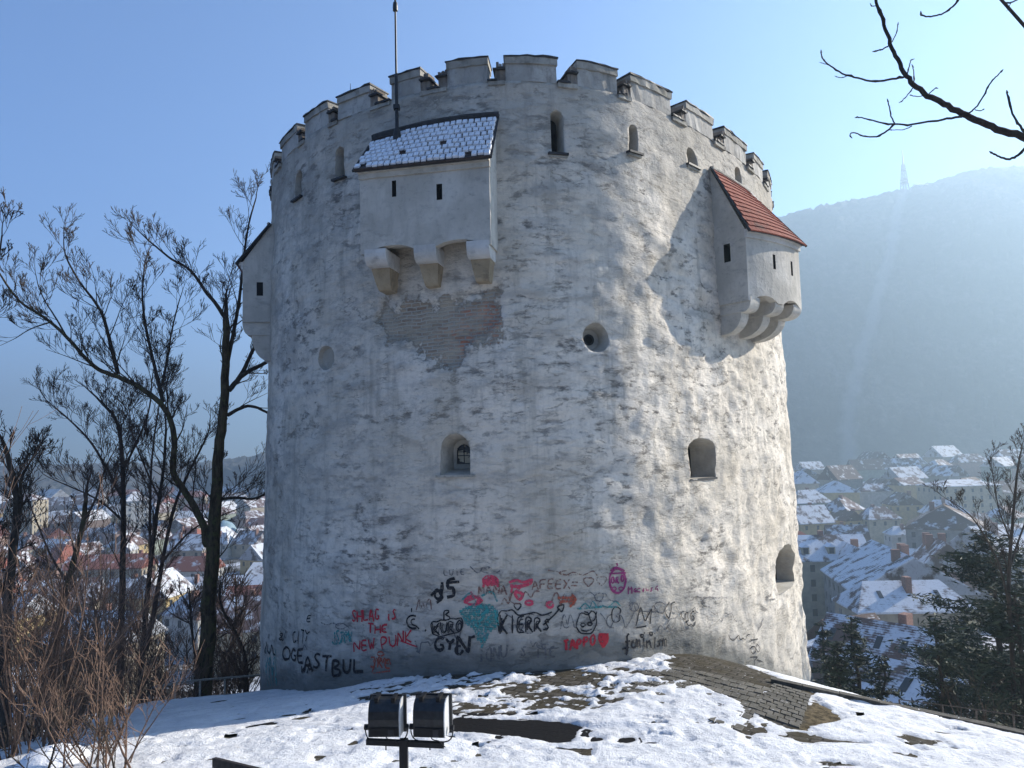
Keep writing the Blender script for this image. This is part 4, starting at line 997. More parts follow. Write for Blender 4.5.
scrib(g, 545, 592, 575, 607, 12, 1.4, 'brown', 21); g.stroke([(560, 602), (577, 600), (571, 594), (577, 600), (570, 607)], 2.2, 'orange'); g.stroke([(558, 598), (572, 598)], 2.4, 'orange'); scrib(g, 416, 597, 432, 611, 7, 1.1, 'brown', 23); g.done()
# outlined letters
g = Graf(); g.stroke(heart(517.5, 607, 4, 3.6), 1.1, 'black')
for i, ch in enumerate('KIERRS'):
    for st in FONT[ch]:
        x = 500 + i * 8.6; hh = 19 - i * 1.2; b_ = 634 - i * .6
        g.stroke([(x + u * 7.4, b_ - v * hh) for u, v in st], 1.3, 'black')
        g.stroke([(x + 1.6 + u * 4.6, b_ - 2 - v * (hh - 5)) for u, v in st], 1.0, 'black')
g.stroke([(499, 632), (497, 618), (501, 610), (507, 612), (512, 609), (518, 616), (528, 614), (536, 612), (542, 616), (552, 612)], 1.2, 'black'); g.stroke([(543, 625), (552, 617), (560, 609), (556, 607), (565, 604), (562, 613), (559, 609)], 1.3, 'black'); g.done()
g = Graf(); g.stroke([(577, 622), (581, 612), (589, 616), (591, 610), (596, 613), (597, 624), (592, 634), (581, 634), (576, 627), (577, 622)], 1.1, 'black'); g.stroke(C(583, 625, 2.4, 2), 1.2, 'black'); g.stroke(C(590, 624, 2.4, 2), 1.2, 'black'); g.stroke([(581, 630), (587, 632), (592, 629)], 1.1, 'black'); scrib(g, 584, 611, 597, 622, 6, 1, 'black', 24)
g.stroke([(615, 607), (612, 610), (612, 621), (616, 623), (621, 620), (619, 615), (622, 611), (619, 607), (615, 607)], 1.1, 'black')
g.stroke([(636, 626), (641, 606), (645, 622), (652, 608), (650, 624)], 1.2, 'black'); g.stroke([(634, 611), (656, 612)], 1.0, 'grey'); g.stroke(C(634, 607, 5, 5), 1.3, 'grey'); scrib(g, 630, 601, 640, 612, 6, 1, 'grey', 25); g.stroke([(636, 628), (646, 626)], 1.2, 'black'); g.stroke([(667, 602), (664, 612), (668, 619), (672, 610), (671, 603), (675, 602)], 1.2, 'black'); g.done()
# purple oval face and name
g = Graf(); g.stroke(C(618.5, 581, 8.5, 13), 2.0, 'purple', True); g.stroke([(611, 571), (617, 567), (626, 571)], 1.8, 'purple'); text(g, 'BRO', 612.5, 583, 626, 583, 7, 1.4, 'purple', seed=26); g.stroke(C(615, 589, 2.4, 2), 1.2, 'purple'); g.stroke(C(622, 589, 2.4, 2), 1.2, 'purple'); g.stroke([(610, 574), (627, 573)], 1.6, 'purple'); g.stroke([(618, 566), (617, 563)], 1.6, 'purple')
text(g, 'Macousa', 629, 594, 659, 591, 8, 1.2, 'purple', seed=27); g.done()
g = Graf(); text(g, 'TAPPO', 564, 652, 597, 646, 11, 1.9, 'red', seed=28); H_ = heart(603.5, 640, 5.2, 7.5); g.fill(H_, 'red', 2.4, 1.7); g.stroke(H_, 1.6, 'red'); g.done()
g = Graf(); text(g, 'feminism', 625, 648, 668, 647, 15, 1.6, 'black', jit=.04, fillr=1.0, seed=29); g.stroke([(622, 649), (629, 647)], 1.3, 'black'); g.stroke(heart(642, 636, 2, 1.8), 1.6, 'black'); g.stroke(heart(651, 634, 2, 1.8), 1.6, 'black'); g.stroke([(627, 636), (626, 655)], 1.5, 'black'); g.done()
g = Graf(); text(g, 'iONU-', 479, 662, 516, 658, 13, 1.5, 'grey', seed=30); text(g, 'S.iTE', 521, 658, 557, 657, 12, 1.5, 'grey', seed=31); g.done()
g = Graf(); text(g, 'CBG', 681, 620, 697, 621, 9, 1.2, 'black', jit=.12, seed=32); text(g, 'W', 686, 627, 698, 627, 5, 1.0, 'black'); scrib(g, 712, 612, 738, 622, 10, 1.0, 'grey', 33); scrib(g, 730, 634, 750, 641, 8, 1.0, 'black', 34); scrib(g, 676, 606, 700, 613, 8, .9, 'grey', 35)
g.stroke([(754, 635), (754, 644)], 1.6, 'black'); g.stroke([(750, 640), (758, 639)], 1.4, 'black'); g.stroke(C(752, 650, 2.6, 4), 1.4, 'black'); g.stroke(C(757, 648, 2.2, 4), 1.2, 'black'); g.stroke([(749, 657), (758, 657), (755, 661), (754, 672)], 1.2, 'black'); g.stroke([(758, 632), (761, 622), (764, 618)], 1.8, 'grey'); g.stroke([(770, 598), (770, 608)], 2, 'grey'); g.stroke([(766, 600), (775, 599)], 1.6, 'grey'); g.stroke([(757, 660), (765, 662)], 1.4, 'black'); g.done()
g = Graf()
for x0 in (267, 270, 273, 276): g.stroke([(x0, 648 + (x0 % 3) * 3), (x0 + 1, 660), (x0 - .5, 670), (x0 + .5, 686)], 2.2, 'teal')
scrib(g, 264, 640, 276, 655, 7, 1.8, 'black', 36); scrib(g, 266, 655, 277, 684, 10, 2.0, 'teal', 37); g.done()

g = Graf(); rq = random.Random(77)
for (x0, y0, x1, y1, m_) in ((436, 622, 462, 640, 'grey'), (500, 590, 540, 606, 'brown'), (505, 612, 552, 636, 'grey'), (560, 612, 580, 630, 'grey'), (590, 592, 620, 603, 'grey'), (600, 612, 634, 630, 'grey'), (650, 600, 676, 614, 'grey'), (656, 616, 690, 632, 'grey'), (696, 596, 730, 608, 'grey'), (530, 640, 560, 650, 'grey'), (415, 640, 434, 655, 'grey'), (322, 622, 350, 630, 'grey'), (470, 566, 500, 574, 'grey'), (548, 570, 600, 576, 'brown')):
    scrib(g, x0, y0, x1, y1, rq.randint(5, 9), rq.uniform(.8, 1.2), m_, rq.randint(0, 999))
    g.stroke(C((x0 + x1) / 2 + rq.uniform(-5, 5), (y0 + y1) / 2, (x1 - x0) * .2, (y1 - y0) * .4, rq.uniform(0, 90), rq.uniform(200, 360)), 1.0, m_)
g.done()

# ================================================================== MOUNTAIN + MAST
def ridge(t):
    "height of the crest seen at bearing t = X/Y, at distance 950"
    px = 512 + t * 769; pts = [(-200, 380), (60, 330), (262, 345), (500, 300), (700, 243), (790, 215), (830, 204), (870, 196), (905, 189), (940, 181), (970, 171), (1000, 167), (1024, 166), (1150, 170), (1500, 200)]
    xs = np.array([p[0] for p in pts]); ys = np.array([p[1] for p in pts])
    return xs, ys
_rx, _ry = ridge(0)
_rb = []; 
for a, b in zip(_rx, _ry):
    v = ray(a, b); _rb.append((v[0] / v[1], ZE + v[2] / v[1] * 950))
_rb = np.array(_rb)
def crest(t): 
    h = np.interp(t, _rb[:, 0], _rb[:, 1]); return np.where(t < .1, np.maximum(h * sst(-.42, .25, t), -30), h)
ys = np.concatenate([np.linspace(560, 880, 70), np.linspace(884, 1000, 60), np.linspace(1010, 1300, 20)])
ts = np.linspace(-.80, 1.25, 560); T_, Yg = np.meshgrid(ts, ys); Xg = T_ * Yg
hc = crest(Xg / 950.0 * 1.0 * (950 / np.maximum(Yg, 1)) ** 0) if False else crest(T_)
pr = np.clip((Yg - 590) / (950 - 590), 0, 1); prof = pr ** .85 * (1 - .0) ; prof = .55 * pr + .45 * sst(0, 1, pr)
vb = valley(Xg, Yg) - 4
Zg = vb + (hc - vb) * prof
Zg = np.where(Yg > 950, hc - (Yg - 950) * .35, Zg)
gul = fbm(Xg * .011, Yg * .006, 3, 4); Zg = Zg + gul * 16 * sst(0, .3, pr) * sst(1, .75, pr)
Zg = Zg + sst(.05, .2, pr) * (3.0 * vnoise(Xg * .22, Yg * .16, 4) + 2.5 * vnoise(Xg * .5, Yg * .4, 7))
g = G('mountain_forest'); P = g.world()
n1 = g.noise(P, .012, 6, .6); n2 = g.noise(P, .12, 6, .75)
c = g.mix(g.mr(n2, .40, .62), (.09, .088, .086), (.135, .13, .127)); c = g.mix(g.m('MULTIPLY', g.mr(n1, .42, .62), .7), c, (.06, .068, .066))
c = g.mix(g.m('MULTIPLY', g.mr(n2, .60, .72), .2), c, (.38, .39, .41))
st = g.attr('cleared'); stn = g.m('ADD', st, g.m('MULTIPLY', g.m('SUBTRACT', g.noise(P, .05, 4), .5), 14))
c = g.mix(g.m('MULTIPLY', g.mr(stn, 6.0, -3.0), .30), c, (.42, .43, .44))
M_MTN = g.bsdf(c, .95, g.bump(n2, .6, 4.0), spec=.05)
def strip_x(Yy):   # cable clearing running down the slope
    a, b = ray(912, 192), ray(848, 425); f = np.clip((950 - Yy) / (950 - 640), 0, 1); return (a[0] / a[1]) * (1 - f) + (b[0] / b[1]) * f
cl = np.abs(T_ - strip_x(Yg) - .006 * np.sin(Yg / 40)) * Yg - 4.5
npgrid('mountain', Xg, Yg, Zg, M_MTN, attrs={'cleared': cl})['kind'] = 'structure'
mb_ = at(905, 192, 948); mt = at(905, 150, 948)
mast = empty('transmitter_mast', (mb_.x, mb_.y, mb_.z - 4), 'distant lattice transmitter mast standing on the hazy mountain ridge', 'mast')
mb = MB()
H_ = mt.z - mb_.z
for sx in (-1, 1):
    for sy in (-1, 1): mb.tube([(mb_.x + sx * 4.2, mb_.y + sy * 4.2, mb_.z - 4), (mb_.x + sx * 1.2, mb_.y + sy * 1.2, mb_.z + H_ * .66)], [.8, .6], 4)
for k in range(8):
    f = k / 8; q = 4.2 - 3 * f; z = mb_.z - 4 + (H_ * .66 + 4) * f; z2 = z + (H_ * .66 + 4) / 8
    for a, b in (((-1, -1), (1, -1)), ((1, -1), (1, 1)), ((1, 1), (-1, 1)), ((-1, 1), (-1, -1))): mb.tube([(mb_.x + a[0] * q, mb_.y + a[1] * q, z), (mb_.x + b[0] * (q - .35), mb_.y + b[1] * (q - .35), z2)], .3, 3)
mb.build('lattice_tower', simple('mast_steel', (.05, .045, .045), .6), mast)
mb = MB(); mb.tube([(mb_.x, mb_.y, mb_.z + H_ * .64), (mb_.x, mb_.y, mt.z)], [1.1, .6], 6); mb.build('antenna', bpy.data.materials['mast_steel'], mast)
for f, r_ in ((.2, 5.2), (.28, 4.6), (.5, 3.2)):
    mb = MB(); mb.tube([(mb_.x, mb_.y, mb_.z + H_ * f), (mb_.x, mb_.y, mb_.z + H_ * f + 1.5)], r_, 10); mb.build('platform', bpy.data.materials['mast_steel'], mast)
b2 = at(920, 189, 950)
st_ = empty('cable_car_station', b2, 'small pale station building beside the mast on the ridge', 'building')
mb = MB(); mb.box(b2 + Vector((0, 0, 1)), (7, 0, 0), (0, 5, 0), (0, 0, 3)); mb.build('wall', simple('station_wall', (.4, .38, .36)), st_)
mb = MB(); mb.prism([b2 + Vector((-8, -6, 4)), b2 + Vector((-8, 6, 4)), b2 + Vector((-8, 0, 6.5))], [b2 + Vector((8, -6, 4)), b2 + Vector((8, 6, 4)), b2 + Vector((8, 0, 6.5))]); mb.build('roof', M_RSNOW, st_)

# ------------------------------------------------------------------ haze
g = G('haze_air'); pv = g.n('VolumePrincipled'); pv.inputs['Color'].default_value = (.57, .79, 1.0, 1); pv.inputs['Density'].default_value = HAZE_DENSITY; pv.inputs['Anisotropy'].default_value = .45
g.t.links.new(pv.outputs[0], g.out.inputs['Volume'])
hz = MB(); hz.abox(-3700, 3700, -3700, 3800, -60, float(mt.z) + 4); ho = hz.build('haze', g.mat); ho['kind'] = 'stuff'

# ================================================================== TOWN
def hmat(name, c): return simple(name, c, .85, .18, .8, .2)
WALLS = [('cream', (.36, .31, .22)), ('grey', (.22, .21, .195)), ('white', (.42, .41, .38)), ('yellow', (.40, .30, .14)), ('brown', (.15, .105, .08)), ('pink', (.33, .22, .175)), ('beige', (.31, .26, .19)), ('pale green', (.25, .28, .22))]
WM = {k: hmat(k.replace(' ', '_') + '_house_wall', c) for k, c in WALLS}
def m_roof(name, tile, lo, hi):
    g = G(name); P = g.coord('Object'); n = g.noise(P, .35, 5, .62); w_ = g.n('TexWave'); w_.bands_direction = 'Z'; g.set(w_.inputs['Vector'], P); w_.inputs['Scale'].default_value = 1.6; w_.inputs['Distortion'].default_value = 1
    e = g.m('ADD', n, g.m('MULTIPLY', g.m('SUBTRACT', w_.outputs['Fac'], .5), .05))
    c = g.mix(g.mr(e, lo, hi), tile, (.62, .635, .66)); c = g.mix(g.m('MULTIPLY', g.mr(g.noise(P, 2.5, 4, .7), .5, .7), .3), c, tuple(x * .8 for x in tile))
    return g.bsdf(c, .8, g.bump(g.noise(P, 3, 4), .3, .1), spec=.15)
RM = {'snow covered': m_roof('snowy_roof', (.13, .09, .075), .38, .50), 'patchy snow': m_roof('patchy_roof', (.13, .075, .06), .48, .58), 'red tiled': m_roof('red_roof', (.27, .095, .06), .56, .66), 'brown tiled': m_roof('brown_roof', (.12, .075, .055), .55, .66)}
M_WIN = simple('house_window', (.02, .024, .03), .3, .2, spec=.5); M_CHIM = simple('chimney_brick', (.22, .12, .09), .9)
def house(x, y, rot, L, D, zg, ze, zr, wall, roof, label, group=None, hip=0.0, wins=True, chim=1, dormers=0, name='house', skyl=0, wrows=None, seed=0):
    """L along the ridge, D across; rot = direction of the ridge"""
    rg = random.Random(seed + int(x * 7 + y * 13))
    root = empty(name, (x, y, zg), label, 'house' if name == 'house' else name.replace('_', ' '), group)
    c, s_ = math.cos(rot), math.sin(rot)
    def P(u, v, z): return Vector((x + u * c - v * s_, y + u * s_ + v * c, z))
    wb = MB(); l, d = L / 2, D / 2
    wb.hexa([P(-l, -d, zg - 3), P(l, -d, zg - 3), P(l, d, zg - 3), P(-l, d, zg - 3), P(-l, -d, ze), P(l, -d, ze), P(l, d, ze), P(-l, d, ze)])
    if hip < .05:
        for sg in (-1, 1): wb.prism([P(sg * (l - .02), -d, ze - .01), P(sg * (l - .02), d, ze - .01), P(sg * (l - .02), 0, zr - .05)], [P(sg * (l - .3), -d, ze - .01), P(sg * (l - .3), d, ze - .01), P(sg * (l - .3), 0, zr - .05)])
    wb.build('wall', WM[wall], root, origin=(x, y, zg))
    ov = .5; h = zr - ze; lo_ = l + ov * .6; dr = ov * h / d
    lr = l + ov * .6 - hip * min(l, d); rb = MB(); th = .28
    E = [(-lo_, -d - ov, ze - dr), (lo_, -d - ov, ze - dr), (lo_, d + ov, ze - dr), (-lo_, d + ov, ze - dr)]; Rg = [(-lr, 0, zr), (lr, 0, zr)]
    v = [P(*q) for q in E] + [P(*q) for q in Rg] + [P(q[0], q[1], q[2] + th) for q in E] + [P(q[0], q[1], q[2] + th) for q in Rg]
    k = len(rb.v); rb.v += [tuple(q) for q in v]
    for f in ((6, 7, 11, 10), (8, 9, 10, 11), (7, 8, 11), (9, 6, 10), (0, 1, 7, 6), (1, 2, 8, 7), (2, 3, 9, 8), (3, 0, 6, 9), (1, 0, 4, 5), (3, 2, 5, 4), (2, 1, 5), (0, 3, 4)): rb.f.append(tuple(k + i for i in f)); rb.m.append(0)
    ro = rb.build('roof', RM[roof], root, origin=(x, y, zg))
    for i in range(chim):
        u = rg.uniform(-.7, .7) * lr; vv = rg.choice((-1, 1)) * rg.uniform(.05, .35) * d; zc = zr - abs(vv) / d * h
        cb = MB(); a, b = .45, .7; cb.hexa([P(u - a, vv - b, zc - .6), P(u + a, vv - b, zc - .6), P(u + a, vv + b, zc - .6), P(u - a, vv + b, zc - .6), P(u - a, vv - b, zr + 1.1), P(u + a, vv - b, zr + 1.1), P(u + a, vv + b, zr + 1.1), P(u - a, vv + b, zr + 1.1)]); ch = cb.build('chimney', M_CHIM, ro)
    # windows on the walls that face the hilltop
    if wins:
        H = ze - zg; rows = wrows or max(1, int(H / 3.2)); n_ = 0
        for ax in (0, 1):
            nrm_ = [(0, -1), (0, 1), (-1, 0), (1, 0)][ax * 2: ax * 2 + 2]
            for nx_, ny_ in nrm_:
                wx, wy = nx_ * c - ny_ * s_, nx_ * s_ + ny_ * c
                if wx * -x + wy * -y < .25 * math.hypot(x, y): continue
                half = l if ax == 0 else d; cnt = max(2, int(half * 2 / 3.6))
                for r_ in range(rows):
                    for i in range(cnt):
                        u = -half + (i + .5) * 2 * half / cnt; z = ze - 1.0 - r_ * 3.1
                        if z - 1.6 < zg or n_ > 34: continue
                        n_ += 1
                        if ax == 0: q = P(u, ny_ * (d + .0), z - .8)
                        else: q = P(nx_ * (l + .0), u, z - .8)
                        t_ = Vector((wy, -wx, 0)); m_ = MB(); m_.box(q, t_ * .5, Vector((wx, wy, 0)) * .06, (0, 0, .75)); m_.build('window', M_WIN, root)
    for i in range(dormers):
        u = -l + (i + .5) * 2 * l / dormers
        sg = -1 if (-s_ * -1 * -x + c * -1 * -y) > 0 else 1
        vv = sg * d * .62; z = ze + h * .38
        db = MB(); a, b = .8, 1.2
        db.hexa([P(u - a, vv - b, z - 1.0), P(u + a, vv - b, z - 1.0), P(u + a, vv + b, z - 1.0), P(u - a, vv + b, z - 1.0), P(u - a, vv - b, z + .9), P(u + a, vv - b, z + .9), P(u + a, vv + b, z + .9), P(u - a, vv + b, z + .9)]); dm = db.build('dormer', WM[wall], ro)
        wq = MB(); wq.box(P(u, vv + sg * (b + .02), z + .1), Vector((c, s_, 0)) * .5, Vector((-s_, c, 0)) * .05, (0, 0, .6)); wq.build('window', M_WIN, root)
        dr_ = MB(); dr_.prism([P(u - a - .2, vv - b - .2, z + .88), P(u + a + .2, vv - b - .2, z + .88), P(u, vv - b - .2, z + 1.6)], [P(u - a - .2, vv + b + .2, z + .88), P(u + a + .2, vv + b + .2, z + .88), P(u, vv + b + .2, z + 1.6)]); dr_.build('dormer_roof', M_RSNOW, ro)
    for i in range(skyl):
        sg = -1; u = -l + (i + .5) * 2 * l / skyl; vv = -d * .5; z = ze + h * .5 + th
        nv = Vector((-s_ * -h, c * -h, d)).normalized(); sv = Vector((-s_ * d, c * d, h)).normalized()
        m_ = MB(); m_.box(P(u, vv, z), Vector((c, s_, 0)) * .32, sv * .75, nv * .08); m_.build('skylight', M_WIN, ro)
    return root
def zt_(x, y): return float(terr(np.array([x]), np.array([y]))[0])
def hpx(px, pe, pr, Y, L, D, rot, *a, **k):
    "house whose eave shows at row pe and ridge at row pr, standing at distance Y"
    e = at(px, pe, Y); r = at(px, pr, Y); zg = min(zt_(e.x, Y), e.z - 3)
    return house(e.x, Y, R(rot), L, D, zg, e.z, r.z, *a, **k)
PLACED = []
def keep(x, y, r): PLACED.append((x, y, r))
HS = [  # the houses one can pick out, right of the tower
 dict(a=(893, 580, 549, 150), L=26, D=20, rot=80, wall='grey', roof='snow covered', label='large grey house with a wide plain gable facing the tower hill, left slope snowy', chim=3),
 dict(a=(902, 604, 582, 122), L=17, D=10, rot=-3, wall='beige', roof='snow covered', label='beige house with hipped snowy roof directly before the large grey gable house', hip=.6, chim=1, skyl=2),
 dict(a=(812, 556, 536, 175), L=22, D=12, rot=-4, wall='cream', roof='snow covered', label='cream house with a row of dormers close beside the tower, right of its wall', dormers=4, chim=1),
 dict(a=(851, 572, 545, 168), L=13, D=9, rot=82, wall='cream', roof='snow covered', label='narrow cream gabled wing between the dormered house and the grey gable house', chim=1),
 dict(a=(889, 660, 624, 84), L=13, D=8, rot=-52, wall='brown', roof='patchy snow', label='brown house with skylights in its half snowy slanting roof below the beige house', skyl=5, chim=1),
 dict(a=(921, 700, 668, 66), L=10, D=8, rot=-58, wall='grey', roof='snow covered', label='nearest grey house, steep snowy roof with skylights, between the dark pines', skyl=3, chim=0),
 dict(a=(850, 640, 618, 100), L=8, D=7, rot=20, wall='yellow', roof='brown tiled', label='small yellow house corner with brown roof left of the skylight house', chim=0),
 dict(a=(826, 655, 640, 92), L=9, D=7, rot=50, wall='grey', roof='snow covered', label='low grey house with snowy roof at the foot of the tower wall, among conifers', chim=0),
 dict(a=(958, 485, 480, 330), L=26, D=18, rot=5, wall='cream', roof='snow covered', label='big pale block with flat snowy roof standing high among hazy roofs', hip=.9, chim=0),
 dict(a=(945, 525, 505, 235), L=24, D=20, rot=60, wall='grey', roof='brown tiled', label='wide grey house with dark pyramid roof before the big pale block', hip=.9, chim=1),
 dict(a=(1012, 548, 525, 190), L=24, D=16, rot=14, wall='grey', roof='snow covered', label='grey house with broad snowy roof behind the bare tree at the right edge', chim=2),
 dict(a=(940, 565, 540, 165), L=12, D=10, rot=75, wall='pink', roof='patchy snow', label='pink gabled house with tall chimneys right behind the grey gable house', chim=3),
 dict(a=(800, 545, 532, 205), L=10, D=10, rot=0, wall='brown', roof='red tiled', label='small house with a red pyramid roof touching the tower outline', hip=1, chim=0),
 # left of the tower
 dict(a=(215, 600, 577, 210), L=44, D=16, rot=3, wall='cream', roof='snow covered', label='long cream building with a smooth snowy roof between tree trunk and tower', chim=1),
 dict(a=(158, 592, 572, 195), L=12, D=12, rot=82, wall='yellow', roof='snow covered', label='yellow gabled house left of the long cream building', chim=1),
 dict(a=(110, 566, 555, 260), L=26, D=12, rot=2, wall='beige', roof='red tiled', label='beige house with long red roof seen between the thin trunks', chim=1),
 dict(a=(195, 568, 557, 255), L=15, D=10, rot=-6, wall='white', roof='red tiled', label='white house with red roof just left of the thick trunk', chim=1),
 dict(a=(62, 600, 580, 200), L=18, D=12, rot=15, wall='beige', roof='patchy snow', label='beige house with patchy snow roof behind the left shrubs', chim=1),
 dict(a=(105, 635, 612, 140), L=16, D=11, rot=-12, wall='beige', roof='snow covered', label='large beige house lowest on the left, behind the thin leaning trunks', chim=1),
 dict(a=(28, 500, 494, 420), L=14, D=14, rot=0, wall='cream', roof='patchy snow', label='tall cream block standing alone above hazy roofs at the far left', hip=.8, chim=0),
 dict(a=(135, 500, 492, 430), L=12, D=12, rot=40, wall='white', roof='snow covered', label='white square house glowing in haze between the thin trunks, far off', hip=.8, chim=0),
]
for i, h_ in enumerate(HS):
    h_ = dict(h_); a = h_.pop('a'); L, D = h_.pop('L'), h_.pop('D'); rot = h_.pop('rot'); Y = a[3]; p = at(a[0], a[1], Y); keep(p.x, Y, max(L, D) * .5)
    hpx(*a, L, D, rot, seed=i, **h_)
# domed church
c0 = at(224, 545, 420); zg = zt_(c0.x, 420); ztop = at(224, 520, 420).z; keep(c0.x, 420, 14)
ch = empty('domed_church', (c0.x, 420, zg), 'pale church with a rounded dome glimpsed between thick trunk and tower', 'church')
mb = MB(); mb.abox(c0.x - 9, c0.x + 9, 412, 430, zg - 2, c0.z); mb.build('wall', WM['white'], ch)
mb = MB(); zz_ = np.linspace(0, 1, 9); mb.tube([(c0.x, 420, c0.z + (ztop - c0.z) * z) for z in zz_], [8 * math.sqrt(max(0, 1 - z * z)) + .2 for z in zz_], 20); mb.build('dome', simple('dome_metal', (.25, .36, .40), .5), ch, smooth=True)
mb = MB(); mb.abox(c0.x + 6, c0.x + 11, 409, 413, zg - 2, c0.z + 5); mb.build('bell_tower', WM['yellow'], ch)
# rows of further roofs
SIZE = {0: 'small', 1: 'wide', 2: 'long'}
ORD = ['first', 'second', 'third', 'fourth', 'fifth', 'sixth', 'seventh', 'eighth', 'ninth', 'tenth', 'eleventh', 'twelfth']
rows = [165, 190, 218, 250, 285, 325, 370, 420, 475, 535]
rg = random.Random(11)
for side in (1, -1):
    for ri, Y in enumerate(rows + ([610, 700] if side < 0 else [])):
        n_ = 6 if ri < 2 else (9 if side > 0 else 10); lo, hi = ((.355, .74) if side > 0 else (-.74, -.31)); k = 0
        step = (hi - lo) / n_
        for i in range(n_):
            t = (lo + (i + .5) * step + rg.uniform(-.2, .2) * step) if side > 0 else (hi - (i + .5) * step + rg.uniform(-.2, .2) * step)
            y = Y + rg.uniform(-9, 9) * (1 + Y / 400); x = t * y; L = min(step * y * rg.uniform(.7, 1.15), 34); L = max(L, 9); D = rg.uniform(.5, .8) * min(L, 18) + 2
            if any(math.hypot(x - a, (y - b) * .7) < r_ + L * .42 for a, b, r_ in PLACED): continue
            if rg.random() < .04: continue
            zg = zt_(x, y); H = rg.choice((6, 7, 9, 10)); wall_ = rg.choice([w_[0] for w_ in WALLS]); roof_ = rg.choice(['snow covered'] * 3 + ['patchy snow'] * 3 + (['red tiled'] * 3 if side < 0 else ['brown tiled'] * 3))
            rot = rg.choice((0, 90, 0)) + rg.uniform(-25, 25) + 12 * side; hr = D * rg.uniform(.28, .48)
            hip = rg.choice((0, 0, .7))
            nm = SIZE[0 if L < 14 else 1 if L < 22 else 2]
            lab = f"{nm} {wall_} house with {roof_} roof, {ORD[k]} out from the tower in {ORD[ri] if ri else 'nearest'} {'right' if side > 0 else 'left'} row"
            if len(lab.split()) > 16: lab = lab.replace(' house with', ' house,').replace(' in ', ', ').replace('out from', 'from')
            k += 1
            house(x, y, R(rot), L, D, zg, zg + H, zg + H + hr, wall_, roof_, lab, group='snowy houses of the town', hip=hip, wins=Y < 330, chim=1 if Y < 330 else 0, wrows=2 if Y < 260 else 1)
            keep(x, y, L * .4)

# ================================================================== TREES
def m_bark(name, a, b, mossy=None):
    g = G(name); P = g.world(); n = g.noise(g.world((1, 1, .3)), 9, 5, .65)
    c = g.mix(g.mr(n, .35, .65), a, b)
    if mossy: c = g.mix(g.m('MULTIPLY', g.mr(g.noise(P, 5, 5, .7), .5, .62), .8), c, mossy)
    return g.bsdf(c, .9, g.bump(n, .6, .03), spec=.1)
M_BARK = m_bark('dark_bark', (.038, .03, .024), (.085, .068, .053)); M_BARK2 = m_bark('mossy_bark', (.04, .03, .02), (.11, .082, .05), (.09, .088, .035))
M_TWIG = m_bark('twig_bark', (.06, .043, .034), (.12, .085, .067)); M_BROWN = m_bark('brown_twigs', (.12, .078, .058), (.22, .145, .105)); M_TIP = m_bark('branch_bark', (.02, .014, .012), (.04, .03, .026))
def wob(rg, a): return Vector((rg.gauss(0, a), rg.gauss(0, a), rg.gauss(0, a)))
def grow(mb, p, d, L, r, lvl, rg, up=.25, spread=.7, kids=5, rmin=.008, sides=5, curl=.10, knots=False):
    n = 5 if lvl > 0 else 4; P = [Vector(p)]; d = d.normalized(); R_ = [r]
    for i in range(n):
        d = (d + wob(rg, curl) + Vector((0, 0, up * .10))).normalized(); P.append(P[-1] + d * (L / n)); R_.append(max(rmin, r * (1 - .8 * (i + 1) / n)))
    mb.tube(P, R_, sides if lvl > 1 else (4 if lvl == 1 else 3), cap=False)
    if lvl <= 0: return
    for k in range(kids if lvl > 1 else kids - 1):
        f = .18 + .78 * (k + rg.random()) / kids; i = min(n - 1, int(f * n)); q = P[i].lerp(P[i + 1], f * n - i)
        ax = (P[i + 1] - P[i]).normalized(); o = ax.orthogonal(); o.rotate(Matrix.Rotation(rg.uniform(0, 6.283), 3, ax)) if False else None
        perp = Vector((rg.gauss(0, 1), rg.gauss(0, 1), rg.gauss(.5, .6))); perp -= ax * perp.dot(ax); perp.normalize()
        nd = (ax * 1.0 + perp * spread * rg.uniform(.7, 1.4)).normalized()
        grow(mb, q, nd, L * rg.uniform(.45, .75) * (1.15 - .5 * f), max(rmin, R_[i] * .42), lvl - 1, rg, up, spread, kids, rmin, sides, curl)
def smoothpts(P, it=2):
    for _ in range(it):
        Q = [P[0]]
        for a, b in zip(P[:-1], P[1:]): Q += [a.lerp(b, .25), a.lerp(b, .75)]
        Q.append(P[-1]); P = Q
    return P
